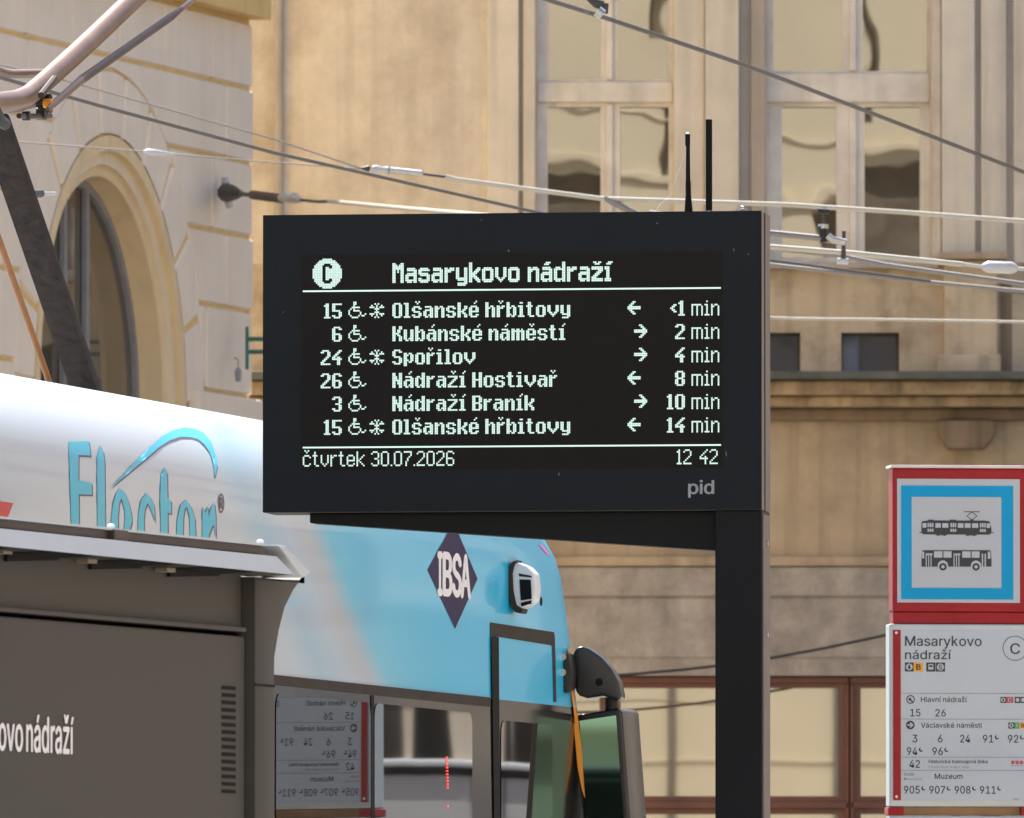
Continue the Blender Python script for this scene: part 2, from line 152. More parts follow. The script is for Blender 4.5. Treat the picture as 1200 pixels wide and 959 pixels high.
'e': (794, [417,-16,316,-4,230,32,161,90,109,167,78,260,67,367,78,475,109,569,159,647,226,706,308,743,403,756,464,751,522,735,578,709,628,670,670,619,702,554,723,475,730,381,730,333,147,333,147,434,664,434,609,397,603,467,585,528,556,578,516,617,465,641,403,649,341,641,288,616,245,578,214,530,195,474,189,415,189,349,196,273,217,209,251,158,297,121,353,98,417,91,460,94,499,104,532,120,561,143,584,172,601,207,717,179,694,124,659,77,612,38,555,9,490,-10], [11,13,12,11,14,13,10,14,11,10,15,14,10,16,15,9,16,10,9,31,16,31,17,16,9,32,31,30,17,31,8,32,9,29,17,30,8,33,32,29,18,17,28,18,29,8,34,33,27,18,28,8,35,34,7,35,8,27,19,18,7,36,35,26,19,27,26,24,19,24,20,19,6,23,7,23,36,7,23,37,36,25,24,26,6,22,23,37,24,23,37,20,24,38,20,37,38,21,20,5,22,6,39,21,38,5,21,22,5,39,21,5,40,39,4,40,5,4,41,40,49,51,50,49,52,51,48,52,49,3,41,4,3,42,41,47,52,48,47,53,52,3,43,42,46,53,47,45,53,46,3,44,43,44,53,45,3,53,44,2,53,3,2,54,53,2,55,54,1,55,2,1,56,55,0,56,1]),
'i': (328, [164,870,133,876,106,894,87,919,81,950,87,981,106,1006,133,1024,164,1030,197,1024,224,1006,242,981,248,950,242,919,224,894,197,876,103,0,103,746,223,746,223,0], [16,18,17,16,19,18,7,9,8,6,9,7,6,10,9,5,10,6,5,11,10,4,11,5,4,12,11,3,12,4,3,13,12,2,13,3,2,14,13,1,14,2,1,15,14,0,15,1]),
'j': (328, [164,870,132,876,105,894,87,919,81,950,87,981,105,1006,132,1024,164,1030,196,1024,223,1006,242,981,248,950,242,919,223,894,196,876,103,746,223,746,223,-59,218,-123,200,-178,169,-222,127,-254,73,-274,7,-281,-19,-281,-19,-170,4,-170,49,-163,80,-141,97,-106,103,-57], [31,17,16,31,18,17,30,18,31,30,19,18,29,19,30,29,20,19,28,20,29,27,20,28,25,27,26,25,20,27,25,21,20,25,22,21,25,23,22,25,24,23,7,9,8,6,9,7,6,10,9,5,10,6,5,11,10,4,11,5,4,12,11,3,12,4,3,13,12,2,13,3,2,14,13,1,14,2,1,15,14,0,15,1]),
'k': (748, [216,268,216,416,237,416,559,746,708,746,362,392,348,392,103,0,103,1000,223,1000,223,0,578,0,291,365,376,450,732,0], [7,9,8,7,1,9,1,10,9,2,4,3,2,13,4,13,5,4,2,12,13,5,14,13,7,0,1,10,2,1,10,12,2,0,5,6,0,14,5,10,11,12,7,14,0,10,14,7,11,14,10]),
'l': (372, [274,-5,198,6,145,40,114,93,103,166,103,1000,223,1000,223,194,227,151,236,122,255,107,287,102,303,102,315,103,325,105,334,107,355,5,338,2,318,-2,296,-4], [4,6,5,4,7,6,4,8,7,3,8,4,3,9,8,3,10,9,3,11,10,14,16,15,13,16,14,12,16,13,11,16,12,3,16,11,2,16,3,1,16,2,0,16,1,0,17,16,0,18,17,0,19,18]),
'm': (1199, [103,0,103,746,220,746,221,581,211,581,231,635,260,680,297,715,338,739,384,754,431,759,506,747,565,709,607,652,631,579,614,579,633,631,663,674,702,710,748,737,801,754,858,759,921,752,977,731,1025,695,1063,646,1087,581,1095,501,1095,0,974,0,974,499,963,568,929,615,880,641,823,650,776,644,736,629,703,603,679,570,664,531,659,486,659,0,539,0,539,511,529,567,497,611,450,640,392,650,350,645,310,629,275,604,247,568,229,523,223,468,223,0], [9,11,10,20,22,21,8,11,9,19,22,20,19,23,22,8,12,11,0,2,1,0,4,2,4,3,2,7,12,8,18,23,19,18,24,23,6,12,7,17,24,18,6,13,12,17,25,24,5,47,6,47,13,6,16,34,17,34,25,17,47,46,13,46,14,13,5,48,47,16,35,34,33,25,34,33,26,25,5,49,48,16,36,35,32,26,33,45,14,46,4,49,5,15,36,16,4,50,49,15,37,36,31,26,32,44,15,45,15,14,45,4,51,50,15,38,37,31,27,26,0,52,4,52,51,4,44,38,15,44,39,38,30,27,31,43,39,44,43,40,39,0,53,52,42,40,43,30,28,27,29,28,30,42,41,40,0,54,53]),
'n': (805, [223,446,223,0,103,0,103,746,219,746,220,565,201,565,243,653,299,712,368,745,447,756,518,748,580,724,631,685,669,631,694,560,702,472,702,0,582,0,582,462,571,540,537,598,483,635,413,647,362,641,316,624,278,595,248,556,230,506], [9,11,10,9,12,11,2,4,3,2,6,4,6,5,4,8,12,9,8,13,12,7,13,8,7,23,13,23,14,13,6,25,7,25,24,7,24,23,7,22,14,23,21,14,22,21,15,14,6,26,25,20,15,21,6,27,26,2,28,6,28,27,6,20,16,15,19,16,20,2,0,28,19,17,16,18,17,19,2,1,0]),
'o': (816, [407,-16,312,-4,230,32,161,90,110,167,78,261,67,368,78,478,110,572,161,649,230,707,312,744,407,756,504,744,587,707,655,649,706,572,738,478,749,368,738,261,706,167,655,90,587,32,504,-4,407,91,476,101,531,130,574,174,604,231,622,297,628,368,622,441,604,507,574,565,531,610,476,639,407,648,340,639,285,610,243,565,213,508,195,441,189,368,195,297,213,231,243,174,285,130,340,101], [11,13,12,10,13,11,10,14,13,9,14,10,9,15,14,8,37,9,37,36,9,36,15,9,36,35,15,35,16,15,8,38,37,34,16,35,8,39,38,33,16,34,7,39,8,33,17,16,7,40,39,32,17,33,7,41,40,31,17,32,6,41,7,31,18,17,6,42,41,30,18,31,5,42,6,5,43,42,29,18,30,29,19,18,5,44,43,28,19,29,28,20,19,4,44,5,4,45,44,27,20,28,4,46,45,26,20,27,3,46,4,26,21,20,3,47,46,25,21,26,3,24,47,24,21,25,3,21,24,2,21,3,2,22,21,1,22,2,1,23,22,0,23,1]),
'p': (834, [103,-281,103,746,220,746,220,628,232,628,248,652,270,680,299,708,337,733,387,750,450,756,538,744,615,709,679,652,727,575,757,481,767,371,757,261,727,166,679,89,616,32,539,-4,451,-16,389,-10,339,7,301,33,271,61,249,90,232,115,223,115,223,-281,433,92,497,101,549,129,591,172,621,229,639,297,645,372,639,447,621,513,591,569,550,612,497,639,433,648,369,640,317,613,276,572,246,517,228,450,221,372,228,294,246,226,276,170,318,128,370,101], [9,11,10,8,11,9,0,2,1,0,3,2,8,12,11,7,12,8,7,13,12,6,13,7,5,13,6,5,43,13,43,42,13,42,14,13,4,43,5,4,44,43,4,45,44,41,14,42,0,4,3,0,48,4,48,47,4,47,46,4,46,45,4,40,14,41,40,15,14,39,15,40,38,15,39,38,16,15,0,49,48,37,16,38,0,50,49,36,16,37,36,17,16,35,17,36,0,51,50,35,18,17,34,18,35,0,29,51,29,52,51,33,18,34,29,53,52,33,19,18,32,19,33,29,28,53,28,54,53,0,30,29,27,54,28,31,19,32,27,31,54,27,19,31,26,19,27,26,20,19,25,20,26,24,20,25,24,21,20,23,21,24,23,22,21]),
'r': (509, [103,0,103,746,219,746,219,631,227,631,255,682,300,722,355,748,419,756,434,756,451,756,467,755,479,754,479,634,469,635,452,638,430,640,407,640,357,635,313,618,276,592,247,557,229,515,223,466,223,0], [7,9,8,7,10,9,7,11,10,7,12,11,7,13,12,6,13,7,0,2,1,0,3,2,5,13,6,4,17,5,17,16,5,16,15,5,15,14,5,14,13,5,4,18,17,4,19,18,0,4,3,0,22,4,22,21,4,21,20,4,20,19,4,0,23,22,0,24,23]),
's': (717, [358,-16,285,-10,220,7,166,35,121,74,89,125,70,185,185,209,207,156,244,118,294,97,356,89,426,98,481,122,515,159,527,202,520,238,499,267,465,289,417,305,293,334,205,365,142,409,104,467,92,538,101,599,128,652,170,695,226,728,293,749,368,756,439,750,499,732,548,704,588,667,617,622,637,570,527,545,508,585,477,620,431,645,368,654,307,646,257,623,224,588,213,545,221,507,244,478,282,456,338,438,451,411,540,381,602,337,639,280,651,209,642,147,614,93,570,47,511,13,439,-9], [29,31,30,29,32,31,28,32,29,28,33,32,27,33,28,27,34,33,26,34,27,26,41,34,41,35,34,26,42,41,40,35,41,25,42,26,25,43,42,39,35,40,25,44,43,39,36,35,38,36,39,24,44,25,24,45,44,37,36,38,24,46,45,23,46,24,23,47,46,23,48,47,22,48,23,22,49,48,22,50,49,22,51,50,21,51,22,21,52,51,20,52,21,20,53,52,19,53,20,18,53,19,17,53,18,17,54,53,16,54,17,15,54,16,6,8,7,15,55,54,14,55,15,5,8,6,13,55,14,5,9,8,13,56,55,4,9,5,12,56,13,4,10,9,11,56,12,4,11,10,11,57,56,4,57,11,3,57,4,3,58,57,2,58,3,2,59,58,1,59,2,1,0,59]),
't': (447, [401,746,401,643,13,643,13,746,128,926,248,926,248,192,253,150,267,120,294,104,335,98,348,99,364,100,381,103,397,105,419,3,399,-2,377,-5,354,-7,331,-8,245,4,181,42,141,102,128,183], [23,5,4,23,6,5,2,0,3,2,1,0,23,7,6,22,7,23,22,8,7,22,9,8,13,15,14,22,10,9,12,15,13,21,10,22,11,15,12,10,15,11,21,15,10,20,15,21,19,15,20,19,16,15,19,17,16,19,18,17]),
'u': (806, [358,-10,288,-2,226,21,175,60,136,115,111,186,103,273,103,746,223,746,223,283,235,206,269,147,323,111,393,99,444,104,490,122,528,151,557,190,576,240,582,300,582,746,702,746,702,0,586,0,586,181,604,181,562,92,505,33,437,1], [6,8,7,6,9,8,19,21,20,19,22,21,18,22,19,6,10,9,5,10,6,17,25,18,25,22,18,5,11,10,16,24,17,24,25,17,4,11,5,16,26,24,26,23,24,26,22,25,15,26,16,4,12,11,14,26,15,3,12,4,3,13,12,13,26,14,3,26,13,3,27,26,23,22,26,2,27,3,2,28,27,1,28,2,1,0,28]),
'v': (765, [319,0,34,746,166,746,325,305,348,238,367,171,385,105,404,41,362,41,381,105,399,171,418,238,440,305,599,746,730,746,445,0], [0,2,1,0,3,2,12,14,13,12,15,14,0,4,3,11,15,12,0,5,4,10,15,11,0,9,5,9,6,5,9,6,10,6,15,10,0,8,9,7,15,6,0,7,8,0,15,7]),
'y': (765, [93,-272,121,-168,140,-172,174,-177,204,-175,231,-165,256,-145,278,-114,296,-70,319,-3,34,746,166,746,325,305,348,237,367,170,385,105,404,41,361,41,380,105,398,171,418,238,440,305,600,746,730,746,401,-114,376,-167,347,-210,313,-243,274,-267,230,-281,180,-285,152,-284,127,-281,107,-277], [9,11,10,9,12,11,21,23,22,21,24,23,9,13,12,20,24,21,19,16,20,16,24,20,9,14,13,18,15,19,15,16,19,9,18,14,18,15,14,9,17,18,9,16,17,9,24,16,8,24,9,7,24,8,7,25,24,6,25,7,5,25,6,4,25,5,4,26,25,0,2,1,0,3,2,3,26,4,0,26,3,0,27,26,0,28,27,0,29,28,33,29,0,32,29,33,32,30,29,31,30,32]),
'z': (748, [82,0,82,90,499,628,499,635,94,635,94,746,654,746,654,650,248,118,248,111,666,111,666,0], [4,6,5,4,7,6,4,3,7,3,2,7,2,8,7,1,8,2,1,9,8,1,10,9,1,11,10,0,11,1]),
'á': (765, [319,843,413,1040,547,1040,417,843,314,-17,247,-10,186,10,134,42,94,88,68,144,60,212,66,270,85,316,114,352,152,380,197,400,246,414,298,424,350,432,411,440,459,446,496,452,521,462,537,477,542,501,542,505,537,547,524,583,502,612,471,633,432,646,385,650,335,646,293,634,259,615,231,591,211,565,197,538,81,572,112,633,154,680,205,715,261,738,321,751,381,756,423,753,470,746,517,731,562,708,602,675,634,630,655,570,662,494,662,0,544,0,544,102,536,102,519,76,495,48,464,23,423,2,374,-12,335,89,397,96,448,115,488,145,518,183,536,226,542,271,542,373,530,365,510,358,484,351,455,346,424,341,394,337,367,333,345,330,303,323,264,312,230,296,203,274,186,244,181,206,185,171,200,142,224,119,255,103,292,93], [43,45,44,43,46,45,42,46,43,42,47,46,41,47,42,41,48,47,40,48,41,40,49,48,39,49,40,39,31,49,31,50,49,39,32,31,30,50,31,39,33,32,29,50,30,39,34,33,38,34,39,28,50,29,28,51,50,38,35,34,27,51,28,38,36,35,26,51,27,37,36,38,26,52,51,25,52,26,24,52,25,23,52,24,23,53,52,22,53,23,21,69,22,69,53,22,20,69,21,19,69,20,18,69,19,17,69,18,16,69,17,15,69,16,14,69,15,13,69,14,13,70,69,68,53,69,13,71,70,13,72,71,12,72,13,12,73,72,12,74,73,12,75,74,12,76,75,12,77,76,12,78,77,12,79,78,11,79,12,11,80,79,11,81,80,11,82,81,67,53,68,10,82,11,10,83,82,66,53,67,9,83,10,9,84,83,65,55,66,55,53,66,9,85,84,64,55,65,8,85,9,8,86,85,8,87,86,63,56,64,56,55,64,8,88,87,63,57,56,54,53,55,62,57,63,8,62,88,8,57,62,7,57,8,7,58,57,7,59,58,6,59,7,6,60,59,5,60,6,5,61,60,4,61,5,0,2,1,0,3,2]),
'é': (794, [348,843,442,1040,576,1040,446,843,417,-16,316,-4,230,32,161,90,109,167,78,260,67,367,78,475,109,569,159,647,226,706,308,743,403,756,464,751,522,735,578,709,628,670,670,619,702,554,723,475,730,381,730,333,147,333,147,434,664,434,609,397,603,467,585,528,556,578,516,617,465,641,403,649,341,641,288,616,245,578,214,530,195,474,189,415,189,349,196,273,217,209,251,158,297,121,353,98,417,91,460,94,499,104,532,120,561,143,584,172,601,207,717,179,694,124,659,77,612,38,555,9,490,-10], [15,17,16,15,18,17,14,18,15,14,19,18,14,20,19,13,20,14,13,35,20,35,21,20,13,36,35,34,21,35,12,36,13,33,21,34,12,37,36,33,22,21,32,22,33,12,38,37,31,22,32,12,39,38,11,39,12,31,23,22,11,40,39,30,23,31,30,28,23,28,24,23,10,27,11,27,40,11,27,41,40,29,28,30,10,26,27,41,28,27,41,24,28,42,24,41,42,25,24,9,26,10,43,25,42,9,25,26,9,43,25,9,44,43,8,44,9,8,45,44,53,55,54,53,56,55,52,56,53,7,45,8,7,46,45,51,56,52,51,57,56,7,47,46,50,57,51,49,57,50,7,48,47,48,57,49,7,57,48,6,57,7,6,58,57,6,59,58,5,59,6,5,60,59,4,60,5,0,2,1,0,3,2]),
'í': (328, [111,843,205,1040,340,1040,210,843,103,0,103,746,223,746,223,0], [4,6,5,4,7,6,0,2,1,0,3,2]),
}
GL = {}
for c_, (adv, v, t) in GLYPHS.items():
    GL[c_] = (adv, ([(v[i], v[i + 1]) for i in range(0, len(v), 2)], [t[i:i + 3] for i in range(0, len(t), 3)]))
for c_, base in (('\u011b', 'e'), ('\u017e', 'z')):
    ad, (vs, fs) = GL[base]; cx = (min(p[0] for p in vs) + max(p[0] for p in vs)) / 2; n_ = len(vs)
    GL[c_] = (ad, (vs + [(cx - 215, 1095), (cx - 105, 1095), (cx, 985), (cx + 105, 1095), (cx + 215, 1095), (cx + 68, 870), (cx - 68, 870)], fs + [[n_, n_ + 1, n_ + 2, n_ + 6], [n_ + 2, n_ + 3, n_ + 4, n_ + 5], [n_ + 2, n_ + 5, n_ + 6]]))
def simple(ch, adv, pts): GL[ch] = (adv, (pts, [list(range(len(pts)))]))
simple('k', 790, [(95, 0), (95, 1030), (225, 1030), (225, 430), (530, 745), (690, 745), (405, 455), (715, 0), (560, 0), (315, 365), (225, 275), (225, 0)])
simple('M', 1230, [(100, 0), (100, 1000), (275, 1000), (615, 220), (955, 1000), (1130, 1000), (1130, 0), (1000, 0), (1000, 760), (665, 0), (565, 0), (230, 760), (230, 0)])
_tc = {}
def text2d(s):
    if s not in _tc:
        vs, fs, x = [], [], 0
        for ch in s:
            if ch == ' ': x += 369; continue
            ad, (v_, f_) = GL[ch]; n_ = len(vs)
            vs += [((x + p[0]) / 1000, p[1] / 1000) for p in v_]; fs += [[n_ + i for i in t] for t in f_]; x += ad
        _tc[s] = (vs, fs)
    return _tc[s]
CAPH = 1.0
def add_text(mb, s, x0, x1, zb, zt, y, m=0, bold=0.0, bbox=False, shear=0.0):
    """fit a word between x0 and x1; baseline zb, cap height zt (or its full box)"""
    vs, fs = text2d(s)
    if not vs: return
    a = min(v[0] for v in vs); b = max(v[0] for v in vs)
    lo, hi = (min(v[1] for v in vs), max(v[1] for v in vs)) if bbox else (0.0, CAPH)
    e = bold * 2.0 if bold > 0.015 else 0.014
    for i, (ox, oz) in enumerate(((0, 0), (-e, 0), (e, 0), (0, -e * .5), (0, e * .5)) if bold > 0 else ((0, 0),)):
        k = len(mb.v)
        for v in vs:
            zz = (v[1] + oz - lo) / (hi - lo)
            mb.v.append((x0 + (v[0] + ox - a) / (b - a) * (x1 - x0), y - 0.00012 * i, zb + zz * (zt - zb)))
        for f in fs: mb.f.append([k + j for j in f]); mb.m.append(m)

# ---- materials
def mat(name, col, rough=0.6, metal=0.0, var=0.12, scale=6.0, bump=0.0, bscale=40.0, col2=None, spec=0.5, coat=0.0, ior=None,
        streak=0.0, stain=None, stain_amt=0.5, stain_scale=0.7, emit=None, estr=0.0, rvar=0.0):
    m = bpy.data.materials.new(name); m.use_nodes = True; t = m.node_tree; n = t.nodes; l = t.links
    p = n['Principled BSDF']
    p.inputs['Roughness'].default_value = rough; p.inputs['Metallic'].default_value = metal
    p.inputs['Specular IOR Level'].default_value = spec; p.inputs['Coat Weight'].default_value = coat
    if ior: p.inputs['IOR'].default_value = ior
    tc = n.new('ShaderNodeTexCoord')
    no = n.new('ShaderNodeTexNoise'); no.inputs['Scale'].default_value = scale; no.inputs['Detail'].default_value = 8
    no.inputs['Roughness'].default_value = 0.65
    l.new(tc.outputs['Object'], no.inputs['Vector'])
    rp = n.new('ShaderNodeValToRGB')
    c2 = col2 if col2 else tuple(c * (1 - var) for c in col)
    c1 = tuple(min(1, c * (1 + var * 0.6)) for c in col)
    rp.color_ramp.elements[0].position = 0.3; rp.color_ramp.elements[0].color = (*c2, 1)
    rp.color_ramp.elements[1].position = 0.7; rp.color_ramp.elements[1].color = (*c1, 1)
    l.new(no.outputs['Fac'], rp.inputs['Fac']); out = rp.outputs['Color']
    def mixc(fac, a, b, mode='MIX'):
        mx = n.new('ShaderNodeMix'); mx.data_type = 'RGBA'; mx.blend_type = mode
        l.new(fac, mx.inputs[0]); l.new(a, mx.inputs[6])
        if isinstance(b, tuple): mx.inputs[7].default_value = (*b, 1)
        else: l.new(b, mx.inputs[7])
        return mx.outputs[2]
    def ramp(src, p0, p1, v1):
        r_ = n.new('ShaderNodeMapRange'); r_.inputs[1].default_value = p0; r_.inputs[2].default_value = p1
        r_.inputs[3].default_value = 0; r_.inputs[4].default_value = v1; l.new(src, r_.inputs[0]); return r_.outputs[0]
    if streak:
        mp = n.new('ShaderNodeMapping'); mp.inputs['Scale'].default_value = (5.0, 5.0, 0.22)
        l.new(tc.outputs['Object'], mp.inputs['Vector'])
        n2 = n.new('ShaderNodeTexNoise'); n2.inputs['Scale'].default_value = 1.3; n2.inputs['Detail'].default_value = 6
        l.new(mp.outputs[0], n2.inputs['Vector'])
        out = mixc(ramp(n2.outputs['Fac'], 0.48, 0.72, streak), out, tuple(c * 0.42 for c in col))
    if stain:
        n3 = n.new('ShaderNodeTexNoise'); n3.inputs['Scale'].default_value = stain_scale; n3.inputs['Detail'].default_value = 10
        n3.inputs['Roughness'].default_value = 0.7
        l.new(tc.outputs['Object'], n3.inputs['Vector'])
        out = mixc(ramp(n3.outputs['Fac'], 0.47, 0.68, stain_amt), out, stain)
    l.new(out, p.inputs['Base Color'])
    if rvar:
        rr = n.new('ShaderNodeMapRange'); rr.inputs[3].default_value = max(0.02, rough - rvar); rr.inputs[4].default_value = rough + rvar
        l.new(no.outputs['Fac'], rr.inputs[0]); l.new(rr.outputs[0], p.inputs['Roughness'])
    if bump:
        nb = n.new('ShaderNodeTexNoise'); nb.inputs['Scale'].default_value = bscale; nb.inputs['Detail'].default_value = 6
        l.new(tc.outputs['Object'], nb.inputs['Vector'])
        bp = n.new('ShaderNodeBump'); bp.inputs['Strength'].default_value = bump; bp.inputs['Distance'].default_value = 0.02
        l.new(nb.outputs['Fac'], bp.inputs['Height']); l.new(bp.outputs[0], p.inputs['Normal'])
    if emit:
        p.inputs['Emission Color'].default_value = (*emit, 1); p.inputs['Emission Strength'].default_value = estr
    return m

M = {}
M['board_black'] = mat('board_black', (0.0075, 0.009, 0.011), 0.5, var=0.15, scale=3, spec=0.12)
M['board_face'] = mat('board_face', (0.0085, 0.0118, 0.015), 0.5, var=0.12, scale=2.5, spec=0.12)
M['board_side'] = mat('board_side', (0.10, 0.085, 0.075), 0.5, var=0.2, scale=8)
M['screen'] = mat('screen', (0.0115, 0.0105, 0.0095), 0.6, var=0.1, scale=9, spec=0.1)
M['led'] = mat('led', (0.3, 0.35, 0.33), 0.6, var=0.02, emit=(0.66, 0.93, 0.82), estr=0.315)
M['logo_grey'] = mat('logo_grey', (0.26, 0.28, 0.30), 0.5)
M['rubber'] = mat('rubber', (0.010, 0.010, 0.011), 0.7, spec=0.08)
M['dark_room'] = mat('dark_room', (0.010, 0.009, 0.008), 0.9, spec=0.02)
M['steel'] = mat('steel', (0.42, 0.42, 0.42), 0.38, 0.9, var=0.2, scale=20)
M['white_metal'] = mat('white_metal', (0.62, 0.66, 0.7), 0.4, var=0.05)
M['dust'] = mat('dust', (0.4, 0.4, 0.42), 0.8)

# ------------------------------------------------------------------ ground
asphalt = mat('cobbles', (0.30, 0.265, 0.225), 0.9, var=0.3, scale=1.5, bump=0.4, bscale=60)
paving = mat('paving', (0.30, 0.28, 0.25), 0.85, var=0.2, scale=2.0, bump=0.3, bscale=30)
g = MB(); g.face([(-300, -150, 0), (300, -150, 0), (300, 500, 0), (-300, 500, 0)])
tag(g.build('ground', asphalt), kind='structure')
g = MB(); g.box(-60, 80, 104, 109.9, -0.2, 0.13)
tag(g.build('pavement', paving, bevel=0.02), kind='structure')

# ------------------------------------------------------------------ back building
FB = Fr(600, 600, 110.0, 0.0)
def fx(px): return FB.L(px, 479)[0]
def fz(py): return FB.L(600, py)[1]
plaster = mat('plaster', (0.62, 0.55, 0.435), 0.9, var=0.17, scale=2.6, bump=0.4, bscale=18, streak=0.28, stain=(0.36, 0.28, 0.19), stain_amt=0.7, stain_scale=1.1)
plaster_pale = mat('plaster_pale', (0.63, 0.57, 0.465), 0.9, var=0.14, scale=1.6, bump=0.2, bscale=14, streak=0.38)
plaster_warm = mat('plaster_warm', (0.55, 0.45, 0.315), 0.9, var=0.14, scale=1.4, bump=0.25, bscale=14, streak=0.45, stain=(0.20, 0.14, 0.085), stain_amt=0.75, stain_scale=1.3)
plaster_grey = mat('plaster_grey', (0.40, 0.35, 0.29), 0.9, var=0.15, scale=2.0, streak=0.4)  # greyed plaster; on the strips between surrounds it carries the recess shade
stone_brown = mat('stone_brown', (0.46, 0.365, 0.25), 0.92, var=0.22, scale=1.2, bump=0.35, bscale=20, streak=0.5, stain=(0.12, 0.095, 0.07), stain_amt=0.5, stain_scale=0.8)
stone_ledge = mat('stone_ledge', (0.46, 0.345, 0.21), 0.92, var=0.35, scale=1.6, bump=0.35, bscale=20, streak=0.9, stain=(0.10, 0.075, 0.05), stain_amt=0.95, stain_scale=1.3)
stone_grey = mat('stone_grey', (0.38, 0.34, 0.295), 0.95, var=0.35, scale=3.5, bump=0.6, bscale=26, streak=0.25, stain=(0.18, 0.15, 0.12), stain_amt=0.4, stain_scale=1.6)
stone_soot_shade = mat('stone_soot_shade', (0.235, 0.175, 0.115), 0.92, var=0.3, scale=1.6, bump=0.35, bscale=20, streak=0.6)  # soot and the shade below the ledge in one dark colour
lead = mat('lead', (0.10, 0.105, 0.09), 0.7, var=0.4, scale=2.5)
frame_paint = mat('frame_paint', (0.66, 0.61, 0.53), 0.6, var=0.2, scale=3, streak=0.3)
wood_brown = mat('wood_brown', (0.15, 0.055, 0.03), 0.5, var=0.25, scale=4, streak=0.3)
def glass(name, col, ior, wav=0.05, wsc=1.2, rough=0.03):
    m = mat(name, col, rough, var=0.2, scale=1.0, ior=ior, bump=wav, bscale=wsc)
    for n_ in m.node_tree.nodes:
        if n_.type == 'TEX_NOISE' and abs(n_.inputs['Scale'].default_value - wsc) < 1e-4 and n_.inputs['Roughness'].default_value < 0.6: n_.inputs['Detail'].default_value = 0.6
    return m
old_glass = glass('old_glass', (0.03, 0.026, 0.017), 2.5, 0.020, 2.2, 0.009)
shop_glass = glass('shop_glass', (0.10, 0.075, 0.035), 2.55, 0.014, 1.1, 0.012)
blue_glass = glass('blue_glass', (0.028, 0.038, 0.08), 1.3, 0.05, 3.0)  # blue of a sky reflection put into the glass colour
pale_blue_glass = glass('pale_blue_glass', (0.13, 0.17, 0.28), 1.3, 0.05, 3.0)  # lighter pane, sky reflection painted in the same way

b = thing('apartment_building', 'long weathered cream plaster building filling the background behind the departure board', 'building', FB)
XL, XR = fx(282), 46.0
ZT = 23.0
def wallgrid(mb, x0, x1, z0, z1, holes, y, depth, m=0):
    xs = sorted(set([x0, x1] + [h[i] for h in holes for i in (0, 1) if x0 < h[i] < x1]))
    zs = sorted(set([z0, z1] + [h[i] for h in holes for i in (2, 3) if z0 < h[i] < z1]))
    for i in range(len(xs) - 1):
        for j in range(len(zs) - 1):
            cx, cz = (xs[i] + xs[i + 1]) / 2, (zs[j] + zs[j + 1]) / 2
            if any(h[0] < cx < h[1] and h[2] < cz < h[3] for h in holes): continue
            mb.face([(xs[i], y, zs[j]), (xs[i + 1], y, zs[j]), (xs[i + 1], y, zs[j + 1]), (xs[i], y, zs[j + 1])], m)
    for h in holes:
        a, c, e, f = max(h[0], x0), min(h[1], x1), max(h[2], z0), min(h[3], z1)
        if c <= a or f <= e: continue
        mb.face([(a, y, e), (a, y, f), (a, y + depth, f), (a, y + depth, e)], m); mb.face([(c, y, e), (c, y + depth, e), (c, y + depth, f), (c, y, f)], m)
        mb.face([(a, y, e), (a, y + depth, e), (c, y + depth, e), (c, y, e)], m); mb.face([(a, y, f), (c, y, f), (c, y + depth, f), (a, y + depth, f)], m)
SILL = fz(309)
LED_T, LED_B = fz(440), fz(449)
W1 = (fx(630), fx(789), fz(312), fz(-150))
W2 = (fx(899), fx(1091), fz(309), fz(-150))
up_holes = [W1, W2]
bay = fx(1091) - fx(789) + 0.35
extra = [(W2[0] + 2.75 * k, W2[1] + 2.75 * k, W2[2], W2[3]) for k in range(1, 13)]
up_holes += extra
mz = [(fx(868), fx(938), fz(441), fz(390)), (fx(986), fx(1054), fz(441), fz(390))]
mz += [(mz[0][0] + 2.75 * k, mz[0][1] + 2.75 * k, mz[0][2], mz[0][3]) for k in range(1, 13)]
w = MB(); wallgrid(w, XL, XR, SILL, ZT, up_holes, 0, 0.32); w.build('wall', plaster, b, fixn=False)
w = MB(); wallgrid(w, XL, XR, LED_B, SILL, mz, 0.0, 0.25); w.build('wall', plaster_warm, b, fixn=False)
w = MB(); w.box(XL, XR, 0.0, 0.5, fz(655), LED_B - 0.001); w.build('wall', stone_brown, b)
shop_z1, shop_z0 = fz(792), 0.5
shops = [(fx(640) + 2.32 * 1.0 * k, fx(640) + 2.32 * k + 2.10, shop_z0, shop_z1) for k in range(0, 18)]
shops = [(fx(560), fx(983.5), shop_z0, shop_z1), (fx(983.5), fx(1330), shop_z0, shop_z1)]
dark_doors = [(fx(1330) + 1.0 + 3.6 * k, fx(1330) + 2.9 + 3.6 * k, 0.13, fz(760)) for k in range(0, 10)]
w = MB(); wallgrid(w, XL, XR, 0, fz(655) - 0.001, [(fx(560), fx(1330), shop_z0, shop_z1)] + dark_doors, -0.03, 0.3); w.build('wall', stone_grey, b, fixn=False)
w = MB(); w.box(XL, XR, 0.5, 0.7, 0, ZT); w.build('backing', lead, b)
